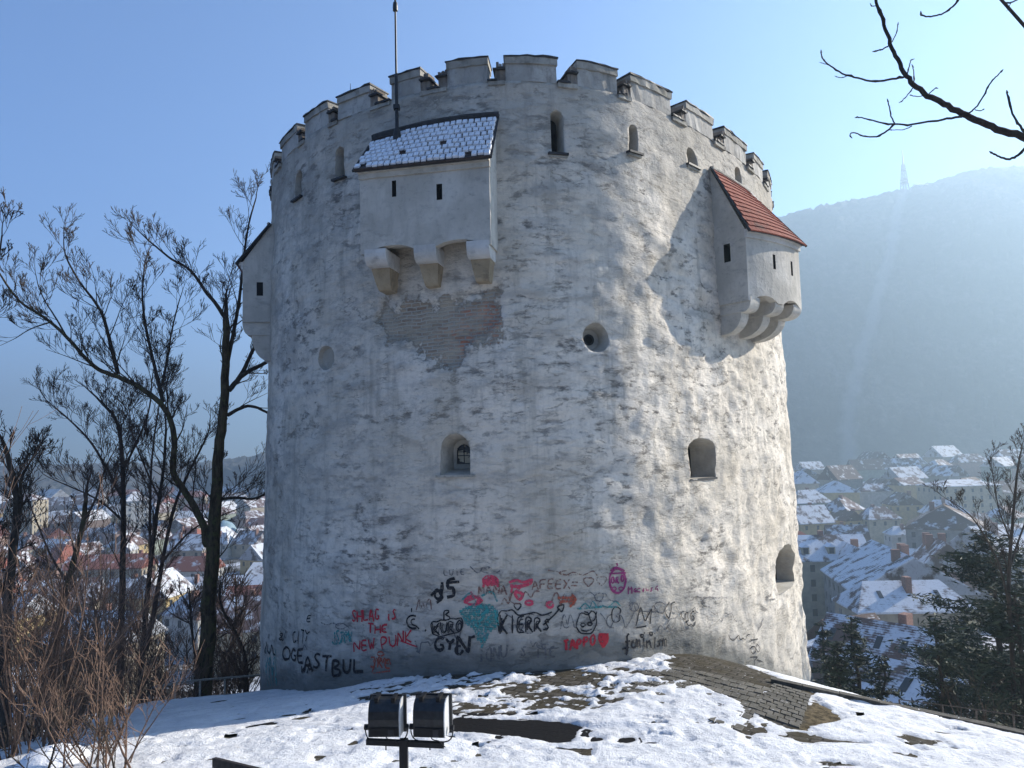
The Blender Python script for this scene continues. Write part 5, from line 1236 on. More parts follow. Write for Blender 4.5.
def traced_tree(name, label, Y, trunk, limbs, mats, seed, group=None, base_ext=1.0, cat='tree', side_len=1.6, lvl=3, kids=4, rmin=.006, start=.25):
    """trunk / limbs: (pixel points, r0, r1, depth change along it, number of side branches)"""
    rg = random.Random(seed)
    b0 = at(*trunk[0][0], Y); b0.z = min(b0.z, zt_(b0.x, Y)); root = empty(name, b0, label, cat, group)
    tb = MB(); cb = MB()
    for j, (pts, r0, r1, dY, ns) in enumerate([trunk] + limbs):
        n = len(pts); y0 = Y if not isinstance(dY, tuple) else Y + dY[0]; dy = dY if not isinstance(dY, tuple) else dY[1]
        P = [at(a, b, y0 + dy * i / (n - 1)) for i, (a, b) in enumerate(pts)]
        if j == 0: P = [Vector((P[0].x, P[0].y, min(P[0].z, zt_(P[0].x, P[0].y)) - .3))] + P
        P = smoothpts(P); m = len(P); R_ = [r0 + (r1 - r0) * (i / (m - 1)) ** .8 for i in range(m)]
        if j == 0: R_[0] = r0 * 1.35; R_[1] = r0 * 1.15
        P = [p + wob(rg, r * .07) for p, r in zip(P, R_)]
        (tb if j == 0 or r0 > .1 else cb).tube(P, R_, 9 if r0 > .1 else 6)
        Lt = sum((P[i + 1] - P[i]).length for i in range(m - 1))
        for k in range(ns):
            f = start * (j == 0) + .06 + (1 - start * (j == 0) - .06) * (k + rg.random()) / ns; i = min(m - 2, int(f * (m - 1))); q = P[i]; ax = (P[i + 1] - P[i]).normalized()
            perp = Vector((rg.gauss(0, 1), rg.gauss(0, .8), rg.gauss(.5, .6))); perp -= ax * perp.dot(ax); perp.normalize()
            grow(cb, q, (ax * .9 + perp * rg.uniform(.4, .8)), side_len * rg.uniform(.6, 1.3) * (1.15 - .5 * f), max(rmin, min(R_[i] * .36, .03)), lvl, rg, .45, .55, kids, rmin)
        grow(cb, P[-1], (P[-1] - P[-2]), side_len * .8, r1, lvl, rg, .35, .6, kids, rmin)
    tb.build('trunk', mats[0], root, smooth=True); cb.build('crown', mats[1], root)
    return root
Y = 25.5
traced_tree('bare_tree', 'tallest leafless tree with thick mossy forked trunk, nearest to the left side of the tower', Y,
    ([(202, 690), (206, 650), (209, 600), (213, 545), (216, 500), (217, 455), (224, 415), (226, 356), (226, 320)], .34, .10, 0, 9),
    [([(226, 320), (216, 303), (206, 293), (197, 278), (186, 266), (172, 260), (160, 250), (148, 240)], .085, .025, -.8, 10),
     ([(225, 375), (234, 330), (240, 297), (243, 262), (248, 225), (256, 198)], .09, .02, 1.0, 11),
     ([(229, 390), (242, 375), (250, 356), (256, 344), (262, 330)], .10, .045, 1.5, 5),
     ([(238, 379), (250, 370), (268, 362), (280, 352)], .09, .05, 1.5, 3),
     ([(228, 415), (240, 408), (252, 405), (268, 413)], .07, .04, 1.0, 3),
     ([(207, 545), (204, 525), (194, 506), (183, 488), (171, 472), (176, 440), (168, 410), (148, 392), (125, 379), (108, 374), (94, 367), (80, 352), (70, 340), (51, 322), (36, 312), (23, 305), (10, 290), (0, 274)], .135, .025, -1.5, 26),
     ([(118, 374), (112, 350), (107, 330), (103, 315), (96, 303), (88, 293), (78, 280), (66, 258), (64, 248)], .08, .02, -.6, 14),
     ([(66, 336), (56, 318), (44, 300), (38, 285)], .035, .015, -.4, 5),
     ([(163, 402), (156, 373), (148, 340), (143, 310), (142, 290), (145, 262)], .08, .02, .7, 12),
     ([(162, 385), (168, 356), (172, 328), (178, 305)], .05, .02, .9, 7),
     ([(51, 322), (38, 326), (28, 330), (16, 338)], .03, .012, -.4, 3),
     ([(216, 500), (238, 497), (252, 500), (266, 494)], .06, .03, 1.0, 4)],
    (M_BARK2, M_BARK), 5, side_len=1.35)
traced_tree('bare_tree', 'slender leafless tree with a straight dark trunk between leaning stems and the forked tree', 27,
    ([(121, 640), (123, 560), (124, 500), (122, 450), (118, 420), (101, 402)], .14, .04, 0, 16),
    [([(123, 500), (108, 470), (90, 440), (70, 420), (52, 405)], .06, .02, -.5, 11), ([(122, 520), (100, 500), (78, 490), (50, 478)], .05, .015, -.8, 10), ([(123, 470), (138, 440), (150, 410), (152, 380)], .05, .02, .6, 9)],
    (M_BARK, M_TWIG), 6, group='thin bare trees on the slope left of the tower', side_len=1.6)
traced_tree('bare_tree', 'leafless tree with paired thin trunks and many upcurving branches, just left of the forked tree', 26,
    ([(140, 680), (146, 610), (152, 550), (158, 505), (164, 470), (166, 430)], .12, .035, 0, 12),
    [([(146, 650), (158, 590), (166, 540), (176, 500), (190, 470), (205, 440)], .10, .03, 1.0, 12), ([(160, 500), (146, 470), (136, 445), (130, 425)], .04, .015, -.4, 7), ([(164, 560), (190, 530), (210, 520), (240, 508)], .045, .015, .8, 7), ([(150, 560), (150, 500), (152, 450), (160, 400)], .06, .02, .8, 8)],
    (M_BARK, M_TWIG), 7, group='thin bare trees on the slope left of the tower', side_len=1.5)
traced_tree('bare_tree', 'leaning leafless tree whose trunk bends right, behind the reddish shrubs at left', 24,
    ([(52, 670), (60, 620), (66, 590), (74, 560), (82, 530), (86, 500)], .15, .06, 0, 9),
    [([(84, 520), (96, 500), (104, 470), (112, 455)], .05, .015, .4, 7), ([(70, 585), (52, 560), (40, 530), (28, 500)], .045, .015, -.5, 8)],
    (M_BARK2, M_TWIG), 8, group='thin bare trees on the slope left of the tower', side_len=1.3)
traced_tree('bare_tree', 'dark gnarled leafless tree standing at the left edge of the picture', 18,
    ([(6, 740), (4, 680), (6, 620), (12, 560), (18, 510), (14, 480), (6, 450)], .16, .05, 0, 14),
    [([(14, 540), (22, 510), (20, 480), (30, 462)], .05, .02, .3, 8), ([(6, 600), (-12, 560), (-24, 500)], .06, .03, 0, 6), ([(-40, 420), (-20, 330), (-4, 280), (2, 235)], .06, .015, 0, 5)],
    (M_BARK, M_BARK), 9, side_len=.95)
# far-off bare trees lower on the slope (left)
rg = random.Random(21)
LT_ = [(20, 600, 30), (42, 625, 34), (95, 640, 32), (170, 640, 34), (232, 640, 36), (250, 655, 30), (180, 655, 29)]
DESC = ['in front of the far left house', 'behind the leaning trunk', 'at the foot of the slender tree', 'behind the paired trunks', 'midway between mossy trunk and tower', 'hard against the lower tower edge', 'just left of the mossy trunk foot']
for i, (px, py, Y) in enumerate(LT_):
    p = at(px, py, Y); z0 = zt_(p.x, Y); H = p.z - z0 + rg.uniform(2, 4)
    r_ = empty('slope_tree', (p.x, Y, z0), f'brownish leafless young tree below the railing, {DESC[i]}', 'tree', 'young trees on the left slope')
    tb, cb = MB(), MB(); P = [Vector((p.x, Y, z0 - .3))]
    for k in range(5): P.append(P[-1] + Vector((rg.gauss(0, .25), rg.gauss(0, .2), H / 5)))
    tb.tube(smoothpts(P, 1), list(np.linspace(.10, .03, len(smoothpts(P, 1)))), 6); tb.build('trunk', M_BARK, r_)
    for k in range(22):
        f = .15 + .8 * k / 22; q = P[int(f * 5)].lerp(P[int(f * 5) + 1], f * 5 % 1); a = rg.uniform(0, 6.28)
        grow(cb, q, Vector((math.cos(a), math.sin(a), rg.uniform(.5, 1.4))), rg.uniform(1.2, 2.4) * (1.1 - .5 * f), .03, 2, rg, .4, .6, 5, .010)
    cb.build('crown', M_BROWN if i % 2 else M_TWIG, r_)
# shrubs with many stems
def shrub(px, py, Y, n, H, spread, label, mat, seed, group='bare shrubs at the left edge', thick=.014, name='bare_shrub', lvl=2, kids=5):
    rg = random.Random(seed); p = at(px, py, Y); z = zt_(p.x, Y); r_ = empty(name, (p.x, Y, z), label, 'shrub', group); s1, s2 = MB(), MB()
    for i in range(n):
        a = rg.uniform(0, 6.28); q = Vector((p.x + rg.gauss(0, .16) * spread, Y + rg.gauss(0, .16) * spread, z - .15)); d = Vector((math.cos(a) * spread * .45, math.sin(a) * spread * .45, 1)).normalized(); P = [q]; h = H * rg.uniform(.6, 1.1); R_ = [thick * rg.uniform(.8, 1.6)]; r0 = R_[0]
        for k in range(6): d = (d + wob(rg, .07) + Vector((0, 0, .04))).normalized(); P.append(P[-1] + d * h / 6); R_.append(max(.004, r0 * (1 - .75 * (k + 1) / 6)))
        s1.tube(P, R_, 5, cap=False)
        for k in range(kids + 3):
            f = rg.uniform(.2, .98); i_ = min(5, int(f * 6)); a = rg.uniform(0, 6.28)
            grow(s2, P[i_].lerp(P[i_ + 1], f * 6 - i_), Vector((math.cos(a), math.sin(a), rg.uniform(.7, 2))), h * rg.uniform(.14, .3), R_[i_] * .55, lvl - 1, rg, .3, .6, kids, .0035, 4)
    s1.build('stems', mat, r_); s2.build('twigs', mat, r_); return r_
shrub(100, 765, 11.2, 14, 2.0, 1.3, 'brown leafless shrub fanning out at the bottom, nearest the snow edge', M_BROWN, 31)
shrub(82, 768, 11.6, 9, 1.5, 1.5, 'low dark leafless shrub leaning over the snow beside the fanning shrub', M_BARK, 32)
shrub(45, 745, 13.2, 12, 4.0, .6, 'upright reddish brown shrub with tall thin shoots above the snowy boulder', M_BROWN, 33)
shrub(15, 745, 12.6, 12, 4.6, .5, 'tallest reddish shrub of straight shoots at the extreme left edge', M_BROWN, 34)
shrub(120, 712, 17.5, 14, 3.4, .8, 'wide brown shrub at the left end of the metal railing', M_BROWN, 35)
shrub(78, 722, 16.5, 14, 4.2, .7, 'dense rusty shrub between leaning trunk and railing shrub', M_BROWN, 36)
shrub(150, 700, 20.5, 10, 3.0, .8, 'thin greyish shrub behind the railing under the paired trunks', M_TWIG, 37)
shrub(245, 672, 27.0, 14, 3.0, 1.0, 'brown thicket shrub behind the railing beside the tower foot', M_BROWN, 38)
shrub(178, 682, 25.0, 14, 2.8, 1.0, 'brown thicket shrub left of the mossy trunk behind the railing', M_BROWN, 39)
shrub(222, 678, 29.0, 14, 3.6, 1.0, 'brown thicket shrub right of the mossy trunk behind the railing', M_BROWN, 40)
shrub(105, 740, 13.5, 8, 3.0, .8, 'slim tangle of stems rising behind the fanning bottom shrub', M_TWIG, 41)
shrub(60, 705, 20.0, 12, 3.8, .8, 'hazy brown shrub deep behind the rusty shrub, left of the leaning trunk foot', M_BROWN, 42)

for i, (px, py, Y, n_, H, lab) in enumerate([
 (30, 735, 14.5, 16, 3.2, 'dense low reddish shrub filling the left edge just above the boulder'), (62, 735, 14.6, 16, 2.8, 'bushy rust coloured shrub left of the slender tree foot'),
 (95, 728, 15.8, 16, 3.0, 'bushy rust coloured shrub under the slender straight tree'), (128, 705, 19.5, 18, 2.6, 'low matted brown shrub just left of the first railing post'),
 (160, 690, 24.0, 18, 3.2, 'matted brown shrub downhill of the second railing post'), (196, 684, 26.5, 18, 2.6, 'matted brown shrub wrapped round the mossy trunk foot'),
 (235, 680, 27.5, 18, 3.0, 'matted brown shrub downhill of the last railing span'), (112, 690, 24, 16, 4.0, 'tall hazy shrub downhill of the leaning trunk'),
 (15, 700, 20, 16, 4.6, 'tall hazy shrub behind the gnarled edge tree'), (140, 660, 30, 16, 4.6, 'greyish shrub deep downhill between paired trunks and mossy trunk')]):
    shrub(px, py, Y, n_, H, 1.3, lab, M_BROWN if i % 3 else M_TWIG, 130 + i, thick=.012, kids=6)

# ---- conifers and bare trees right of the tower
gq = G('pine_needles'); P = gq.world(); c = gq.mix(gq.mr(gq.noise(P, 1.2, 4, .6), .35, .65), (.014, .024, .014), (.045, .06, .032)); M_NEEDLE = gq.bsdf(c, .7, spec=.2)
def conifer(px, pytop, Y, label, seed, H=None, wide=1.0, sparse=1.0, kind='spruce', group='dark conifers right of the tower'):
    rg = random.Random(seed); top = at(px, pytop, Y); z0 = zt_(top.x, Y); H = top.z - z0; x, y = top.x, Y
    r_ = empty('conifer_tree', (x, y, z0), label, 'conifer', group)
    tb = MB(); P = [Vector((x + rg.gauss(0, .1), y + rg.gauss(0, .1), z0 - .4 + (H + .3) * i / 6)) for i in range(7)]; tb.tube(P, list(np.linspace(.02 * H + .05, .03, 7)), 7); tb.build('trunk', M_BARK, r_)
    nb = MB(); bb = MB(); base = .12 if kind == 'spruce' else .38
    nlev = int(H * (2.9 if kind == 'spruce' else 1.9) * sparse)
    for l in range(nlev):
        f = base + (1 - base) * (l + rg.random() * .6) / nlev; z = z0 + H * f
        Lb = ((1 - f) * H * .24 * wide + .25) if kind == 'spruce' else H * .25 * wide * math.sqrt(max(.05, 1 - ((f - base) / (1 - base)) ** 1.8)) * rg.uniform(.5, 1.15)
        for k in range(rg.randint(3, 5) if kind == 'spruce' else rg.randint(2, 4)):
            a = rg.uniform(0, 6.283); L = Lb * rg.uniform(.65, 1.1); d = Vector((math.cos(a), math.sin(a), -.18 if kind == 'spruce' else rg.uniform(-.1, .35)))
            Q = [Vector((x, y, z))]
            for i in range(4): d = d + Vector((0, 0, .08)) + wob(rg, .06); Q.append(Q[-1] + d.normalized() * L / 4)
            bb.tube(Q, [.04, .03, .024, .016, .008], 4, cap=False)
            m = int(70 * L / 1.2 * (1 if kind == 'spruce' else 1.3))
            for i in range(m):
                u = rg.uniform(.25 if kind == 'spruce' else .35, 1.05); j = min(3, int(u * 4)); q = Q[j].lerp(Q[j + 1], min(1.2, u * 4 - j)); sp = .10 * L + .12
                q = q + Vector((rg.gauss(0, sp), rg.gauss(0, sp), rg.gauss(0, .06) if kind == 'spruce' else rg.gauss(.04, .10)))
                w_ = rg.uniform(.05, .12); e = Vector((rg.gauss(0, 1), rg.gauss(0, 1), rg.gauss(0, .35))).normalized() * w_ * 2; e2 = Vector((rg.gauss(0, 1), rg.gauss(0, 1), rg.gauss(0, .6))).normalized() * w_ * .55
                nb.poly([q - e, q + e2, q + e, q - e2])
    bb.build('branches', M_BARK, r_); nb.build('crown', M_NEEDLE, r_)
conifer(852, 616, 42, 'dark spruce standing over the kerb, tallest of those close to the tower', 51)
conifer(822, 622, 48, 'dark spruce touching the lower right edge of the tower', 52)
conifer(836, 640, 38, 'small dark spruce between two taller spruces near the tower foot', 53)
conifer(880, 655, 40, 'bushy dark spruce with a snow-dusted gap, before the skylight roof', 54, wide=1.3)
conifer(936, 620, 34, 'slim dark pine with clumped branches in front of the steep snowy roof', 55, kind='pine', wide=.85)
conifer(992, 538, 38, 'large dark pine with flat branch pads before the broad roof at right', 56, kind='pine', wide=1.25)
conifer(1015, 590, 30, 'low dense dark pine at the right picture edge', 57, kind='pine', wide=1.2)
conifer(965, 640, 46, 'half hidden dark pine behind the slim pine', 58, kind='pine', wide=1.2)
traced_tree('bare_tree', 'leafless tree rising above the dark pines at the right edge', 30,
    ([(1014, 720), (1013, 660), (1008, 600), (1010, 550), (1014, 510), (1016, 480), (1020, 455)], .12, .03, 0, 12),
    [([(1008, 600), (1000, 565), (990, 545), (975, 520), (962, 508), (945, 498)], .05, .012, -.5, 9), ([(1009, 570), (1022, 530), (1034, 500), (1040, 470)], .05, .015, .3, 7), ([(1011, 540), (1000, 515), (995, 490), (992, 468)], .035, .012, .2, 6)],
    (M_BARK, M_BARK), 61, side_len=1.1)
for i, (px, py, Y, w_) in enumerate([(985, 715, 24, 'left'), (1012, 722, 21, 'right'), (958, 705, 27, 'centre'), (905, 695, 30, 'far'), (940, 700, 33, 'deep')]):
    shrub(px, py, Y, 14, (4.6, 4.4, 4.2, 3.4, 4.2)[i], 1.1, ('brown leafless thicket beyond the kerb under the large pine', 'brown leafless thicket filling the right picture edge below the low pine', 'brown leafless thicket at the foot of the slim pine', 'brown leafless thicket below the steep roof with skylights', 'shadowy leafless thicket behind the slim pine foot')[i], M_TWIG if i % 2 else M_BARK, 70 + i, group='bare thickets beyond the kerb', thick=.022)

# ---- near tree whose branch reaches in at the top right
def near_tree():
    Y = 11.5; rg = random.Random(90); x0, y0 = 13.2, 12.6; z0 = zt_(x0, y0)
    r_ = empty('overhanging_tree', (x0, y0, z0), 'leafless tree whose dark knobbly branch hangs across the sky at top right', 'tree')
    top = Vector((x0 + .2, y0, z0 + 11)); J = at(1090, 165, Y)
    tb = MB(); P = smoothpts([Vector((x0, y0, z0 - .4)), Vector((x0 + .1, y0, z0 + 3)), Vector((x0 - .1, y0 + .1, z0 + 6)), top]); tb.tube(P, list(np.linspace(.26, .10, len(P))), 10); tb.build('trunk', M_BARK2, r_, smooth=True)
    cb = MB()
    def br(pts, r0, r1, dY=(0, 0), knob=.5):
        n = len(pts); P = [at(a, b, Y + dY[0] + dY[1] * i / (n - 1)) for i, (a, b) in enumerate(pts)]; P = smoothpts(P); m = len(P); R_ = [r0 + (r1 - r0) * i / (m - 1) for i in range(m)]
        R_ = [r * .8 * (1 + (rg.uniform(.2, .5) if rg.random() < .22 else 0) * (r < .04)) for r in R_]
        P = [p + wob(rg, min(r, .03) * .3) for p, r in zip(P, R_)]
        cb.tube(P, R_, 6); e = P[-1] - P[-2]; cb.tube([P[-1], P[-1] + e.normalized() * .05], [r1 * 1.5, r1 * .4], 5)
        return P
    main = [(1090, 165), (1060, 150), (1024, 137), (1000, 130), (980, 122), (965, 115), (945, 104), (930, 97), (914, 86), (906, 75), (896, 58), (889, 42), (884, 22), (877, 6), (875, -15), (878, -40)]
    P = br(main, .085, .022)
    cb.tube(smoothpts([Vector((x0 - .1, y0 + .1, z0 + 5.2)), P[0].lerp(Vector((x0, y0, z0 + 5.5)), .5) + Vector((0, 0, .3)), P[0]]), [.12] * 5 + [.10] * 4 if False else list(np.linspace(.12, .085, 9)), 8)
    br([(906, 76), (890, 80), (873, 82), (856, 78), (840, 73), (829, 65), (823, 60), (821, 53)], .022, .011)
    br([(829, 65), (822, 63)], .009, .005); br([(847, 76), (842, 78), (837, 77)], .009, .006)
    br([(962, 116), (945, 119), (925, 122), (910, 125), (894, 124), (880, 123), (868, 119), (857, 117)], .026, .010)
    br([(894, 125), (886, 132), (876, 137), (866, 137), (858, 134), (851, 132), (850, 136)], .018, .010); br([(895, 125), (891, 115), (888, 102)], .014, .010); br([(912, 126), (904, 130), (892, 130)], .010, .007)
    br([(969, 113), (976, 108), (984, 95), (990, 83), (997, 76), (1001, 72)], .017, .012); br([(975, 110), (980, 111), (984, 109)], .010, .008)
    br([(890, 45), (883, 49), (876, 51)], .014, .011); br([(891, 43), (896, 35), (898, 25)], .011, .008); br([(907, 75), (909, 67), (911, 60)], .013, .008); br([(914, 84), (914, 76), (913, 67)], .012, .008)
    br([(913, 88), (907, 96), (902, 101)], .012, .008); br([(910, 95), (918, 97), (925, 95)], .010, .007); br([(928, 95), (932, 91), (936, 88)], .012, .009); br([(876, 6), (871, 6)], .010, .007)
    br([(1060, 152), (1040, 140), (1024, 132), (1018, 124), (1012, 113), (1007, 93)], .030, .014)
    br([(1075, 110), (1045, 130), (1024, 150), (1015, 158), (1007, 160), (998, 156), (992, 153)], .035, .014)
    br([(975, -30), (963, -8), (957, 2), (950, 10), (940, 15), (930, 17), (920, 15)], .022, .014)
    br([(1040, -20), (1024, -6), (1016, 1), (1008, 3)], .02, .012); br([(1011, 3), (1008, 9)], .006, .004)
    a = at(975, -30, Y); cb.tube([a, Vector((x0, y0, z0 + 9.5))], [.022, .06], 6); a = at(1040, -20, Y); cb.tube([a, Vector((x0, y0, z0 + 8.8))], [.02, .05], 6); a = at(1075, 110, Y); cb.tube([a, Vector((x0, y0, z0 + 6.4))], [.035, .07], 6)
    for k in range(26):
        a_ = rg.uniform(-1.3, 1.3); grow(cb, Vector((x0, y0, z0 + 3.5 + 7.3 * k / 26)), Vector((math.cos(a_), math.sin(a_), .8)), rg.uniform(1.5, 2.6), .05, 2, rg, .3, .6, 5, .01)
    cb.build('crown', M_TIP, r_)
near_tree()

# ================================================================== RAILING, KERB, FLOODLIGHTS, BENCH, BOULDER
def m_at(px, py, dz=0.0, lo=8, hi=30): x, y = ground_pt(px, py, lo, hi); return Vector((x, y, zt_(x, y) + dz))
M_RAIL = simple('railing_metal', (.34, .30, .25), .6, .3, 20, .2, .2)
A = at(148, 712, 20.5); B = at(268, 690, 25.2); A.z = zt_(A.x, A.y); B.z = zt_(B.x, B.y)
ra = empty('metal_railing', ((A + B) / 2), 'thin metal railing with two curved rails behind the snow left of the tower', 'railing')
rp = [at(150, 688, 20.5), at(175, 683, 21.6), at(200, 680, 22.8), at(225, 678, 24.0), at(262, 675, 25.2), at(275, 674, 26)]
rp2 = [p - Vector((0, 0, .50)) for p in rp]
mb = MB(); mb.tube(smoothpts(rp), .028, 7); mb.build('top_rail', M_RAIL, ra, smooth=True)
mb = MB(); mb.tube(smoothpts(rp2), .024, 7); mb.build('middle_rail', M_RAIL, ra, smooth=True)
for p in (rp[0], rp[1], rp[2], rp[3], rp[4]):
    mb = MB(); mb.tube([Vector((p.x, p.y, min(zt_(p.x, p.y), p.z - .8) - .3)), p], .03, 6); mb.build('post', M_RAIL, ra)
# kerb
M_KERB = simple('weathered_kerb', (.075, .068, .055), .85, .4, 7, .5, bdist=.02)
kp = [(771, 681), (800, 687), (840, 696), (880, 704), (920, 713), (960, 721), (1000, 730), (1030, 736), (1080, 747)]
KP = []
for a, b in kp:
    x, y = ground_pt(a, b + 2, 9, 23)
    KP.append(Vector((x, y, zt_(x, y))))
# smooth the line in plan
KP = [KP[0]] + [(KP[i - 1] + KP[i] * 2 + KP[i + 1]) / 4 for i in range(1, len(KP) - 1)] + [KP[-1]]
kb = MB()
for i in range(len(KP) - 1):
    a, b = KP[i], KP[i + 1]; n = max(1, int((b - a).length / .9))
    for j in range(n):
        p, q = a.lerp(b, j / n), a.lerp(b, (j + .985) / n); t_ = (q - p); t_.z = 0; t_.normalize(); o = Vector((t_.y, -t_.x, 0)) * .09; o = o if o.x > 0 else -o
        z = Vector((0, 0, .10 + random.uniform(-.008, .008))); l_ = Vector((0, 0, -.5))
        kb.hexa([p - o + l_, p + o + l_, q + o + l_, q - o + l_, p - o + z, p + o + z, q + o + z, q - o + z])
tag(kb.build('stone_kerb', M_KERB), 'low dark stone kerb running from the tower foot to the right edge', 'kerb')
fr = empty('rusty_railing', KP[6], 'faint rusty rail on short posts beyond the kerb at the right edge', 'railing')
fp_ = [at(905, 707, 17.6), at(950, 713, 16.6), at(985, 718, 15.9), at(1024, 724, 15.2), at(1060, 730, 14.6)]; fp_ = [p + Vector((.12, .5, 0)) for p in fp_]
M_RUST = simple('rusty_metal', (.06, .05, .042), .8, .3, 20)
mb = MB(); mb.tube(smoothpts(fp_), .011, 5); mb.build('top_rail', M_RUST, fr)
for p in fp_[::1]: mb = MB(); mb.tube([Vector((p.x, p.y, zt_(p.x, p.y) - .4)), p], .02, 5); mb.build('post', M_RUST, fr)

# floodlights on a T post
M_FL = simple('floodlight_housing', (.028, .030, .033), .42, .25, 14, .08, .5, .5); M_RIM = simple('pale_side_plate', (.55, .55, .54), .35, .1); M_BLK = simple('black_steel', (.012, .012, .013), .5, .2, 20, .1, .3)
Yf = 9.4; pc = at(404, 768, Yf); zg = zt_(pc.x, Yf)
post = empty('floodlight_post', (pc.x, Yf, zg), 'short black T-shaped steel post carrying the two floodlights in the snow', 'post')
tp = at(404, 741, Yf); L_, R_c = at(366.5, 741.5, Yf), at(444, 745, Yf)
mb = MB(); mb.abox(pc.x - .048, pc.x + .048, Yf - .045, Yf + .045, zg - .3, tp.z + .02); mb.build('upright', M_BLK, post)
mb = MB(); mb.box((L_ + R_c) / 2, (R_c - L_) / 2, (0, .035, 0), (0, 0, .030)); mb.build('crossbar', M_BLK, post)
for bx in (386, 430):
    b = at(bx, 747, Yf); mb = MB(); mb.tube([b + Vector((0, 0, -.035)), b + Vector((0, 0, .05))], .008, 5); mb.build('bolt', M_BLK, post)
def flood(pxl, pxr, pyt, pyb, label, rz):
    a, b = at(pxl, pyb, Yf), at(pxr, pyt, Yf); w_ = b.x - a.x; h = b.z - a.z; cx = (a.x + b.x) / 2; z0 = a.z
    r_ = empty('floodlight', (cx, Yf, z0), label, 'floodlight', 'pair of floodlights aimed at the tower')
    Mx = Matrix.Translation((cx, Yf, z0)) @ Matrix.Rotation(rz, 4, 'Z')
    T_ = lambda x, y, z: Mx @ Vector((x, y, z))
    hw = w_ * .40
    # housing: curved back, front glass faces the tower (+y)
    prof = [(.10, h), (-.02, h * .985), (-.085, h * .90), (-.12, h * .72), (-.13, h * .5), (-.125, h * .30), (-.12, h * .02), (.02, 0), (.10, h * .02)]
    mb = MB(); mb.prism([T_(-hw, y, z) for y, z in prof], [T_(hw, y, z) for y, z in prof]); mb.build('housing', M_FL, r_)
    # side plates, wider; the right one pale, the left one dark like the housing
    for s_ in (-1, 1):
        pr = [(y * 1.02, h * .5 + (z - h * .5) * 1.0) for y, z in prof]
        mb = MB(); x0 = s_ * hw; x1 = s_ * (hw + .012); mb.prism([T_(min(x0, x1), y, z) for y, z in pr], [T_(max(x0, x1), y, z) for y, z in pr]); mb.build('side_plate', M_RIM if s_ > 0 else M_FL, r_)
    # front frame
    fw = w_ * .5; mb = MB()
    for (x0, x1, z0_, z1_) in ((-fw, fw, h * .97, h * 1.03), (-fw, fw, -.01, h * .04), (-fw, -fw + .03, h * .04, h * .97), (fw - .03, fw, h * .04, h * .97)):
        P = [T_(x, y, z) for z in (z0_, z1_) for x, y in ((x0, .10), (x1, .10), (x1, .14), (x0, .14))]; mb.hexa(P)
    mb.build('front_frame', M_FL, r_)
    mb = MB(); mb.hexa([T_(x, y, z) for z in (h * .04, h * .97) for x, y in ((-fw + .03, .115), (fw - .03, .115), (fw - .03, .125), (-fw + .03, .125))]); mb.build('glass', M_PANE, r_)
    for s_ in (-.6, .55):
        mb = MB(); P = [T_(s_ * hw + x, y, z) for z in (h * .94, h * 1.06) for x, y in ((-.022, -.07), (.022, -.07), (.022, .13), (-.022, .13))]; mb.hexa(P); mb.build('clip', M_BLK, r_)
    mb = MB(); P = [T_(x, y, z) for z in (h * .04, h * .28) for x, y in ((-hw * .95, -.140), (hw * .95, -.140), (hw * .95, -.12), (-hw * .95, -.12))]; mb.hexa(P); mb.build('gear_cover', M_BLK, r_)
    mb = MB(); P = [T_(x, y, z) for z in (h * .05, h * .25) for x, y in ((hw * .28, -.147), (hw * .66, -.147), (hw * .66, -.14), (hw * .28, -.14))]; mb.hexa(P); mb.build('rating_plate', M_SLATE, r_)
    # yoke
    yk = [T_(-w_ * .56, 0, h * .22), T_(-w_ * .58, 0, .02), T_(-w_ * .50, 0, -.06), T_(-w_ * .3, 0, -.085), T_(w_ * .3, 0, -.085), T_(w_ * .50, 0, -.06), T_(w_ * .58, 0, .02), T_(w_ * .56, 0, h * .22)]
    mb = MB(); mb.tube(smoothpts(yk, 1), .008, 6); mb.build('yoke', M_BLK, r_)
    for s_ in (-1, 1):
        mb = MB(); mb.tube([T_(s_ * w_ * .50, 0, h * .20), T_(s_ * w_ * .60, 0, h * .20)], .035, 8); mb.build('pivot_knob', M_BLK, r_)
    mb = MB(); c0 = [T_(0, -.05, .0), T_(.02, -.06, -.04), T_(.10, -.05, -.05), T_(.13, -.03, -.10), T_(.16, 0, -.14)]; mb.tube(smoothpts(c0), .006, 5); mb.build('cable', M_BLK, r_)
flood(368, 404.5, 698, 734.5, 'black floodlight on the left arm of the post, glass towards the tower', R(-3))
flood(413, 450, 697, 735, 'black floodlight on the right arm of the post, pale edge more visible', R(-9))
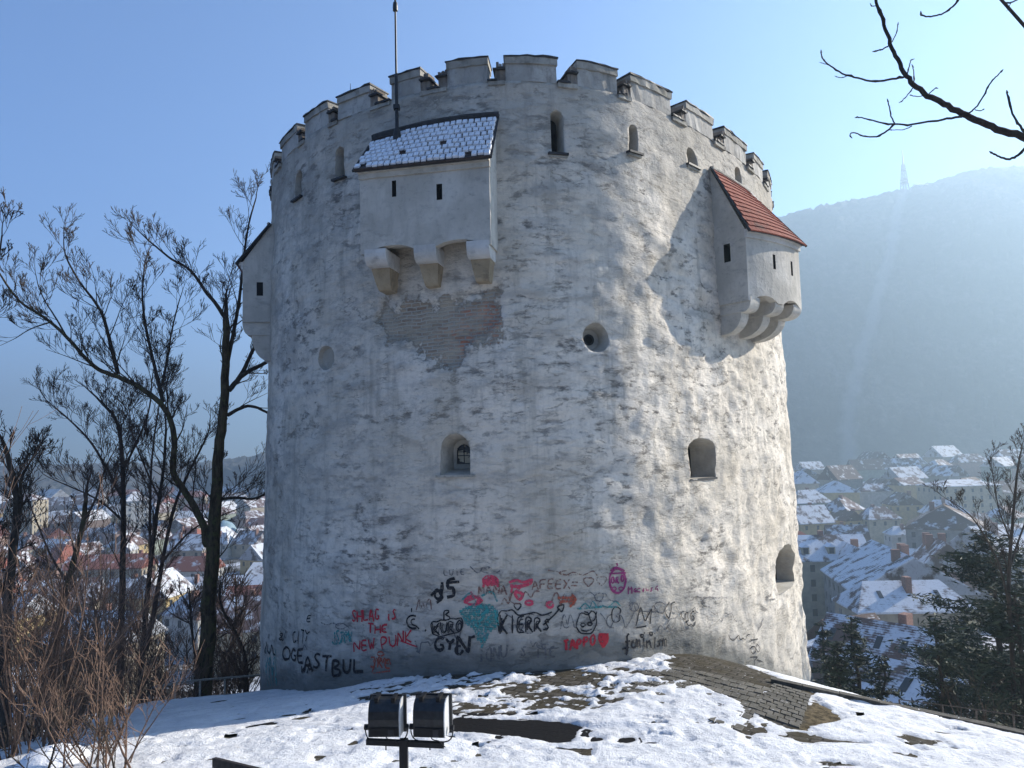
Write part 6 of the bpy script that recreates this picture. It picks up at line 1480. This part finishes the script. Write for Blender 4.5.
# bench back in the lower left
b0, b1 = at(214, 759, 8.6), at(268, 772, 7.9); dz = Vector((0, 0, -.09)); bn = empty('wooden_bench', (b1.x, b1.y, zt_(b1.x, b1.y)), 'dark wooden bench, only its top rail showing at the bottom left', 'bench')
M_WOOD = simple('dark_wood', (.035, .026, .022), .7, .4, 12, .4)
far_ = b0 + (b1 - b0) * 2.4; tdir = (far_ - b0).normalized(); nn_ = Vector((-tdir.y, tdir.x, 0))
for nm, off, drop in (('back_rail', 0, 0), ('back_rail', -.03, .16), ('seat', -.28, .42)):
    mb = MB(); w_ = .02 if nm == 'back_rail' else .2
    c = (b0 + far_) / 2 + nn_ * off + Vector((0, 0, -.035 - drop)); mb.box(c, (far_ - b0) / 2, nn_ * w_, (0, 0, .05 if nm == 'back_rail' else .02)); mb.build(nm, M_WOOD, bn)
for f in (.12, .88):
    p = b0.lerp(far_, f); mb = MB(); mb.box(Vector((p.x, p.y, (p.z + zt_(p.x, p.y)) / 2 - .1)) + nn_ * .05, tdir * .03, nn_ * .03, (0, 0, (p.z - zt_(p.x, p.y)) / 2 + .05)); mb.build('leg', M_WOOD, bn)
# snow-capped boulder
bp = at(52, 768, 11.9); bz = zt_(bp.x, bp.y)
th, ph = np.meshgrid(np.linspace(0, 2 * math.pi, 40, endpoint=False), np.linspace(0.02, math.pi * .6, 16))
rr_ = 1 + .15 * fbm(np.cos(th) * 1.5 + 5, np.sin(th) * 1.5, ph, 3)
bo = empty('boulder', (bp.x, bp.y, bz), 'rough boulder with a cap of snow under the shrubs at bottom left', 'boulder')
X = bp.x + rr_ * .5 * np.sin(ph) * np.cos(th); Yb = bp.y + rr_ * .5 * np.sin(ph) * np.sin(th); Zb = bz + .0 + rr_ * .2 * np.cos(ph)
npgrid('rock', X, Yb, Zb, simple('boulder_rock', (.16, .14, .12), .9, .4, 5, .5), wrap=True, parent=bo)
X = bp.x + rr_ * .46 * np.sin(ph * .8) * np.cos(th); Yb = bp.y + rr_ * .46 * np.sin(ph * .8) * np.sin(th); Zb = bz + .06 + rr_ * .2 * np.cos(ph * .8)
npgrid('snow_cap', X, Yb, Zb, M_RSNOW, wrap=True, parent=bo)
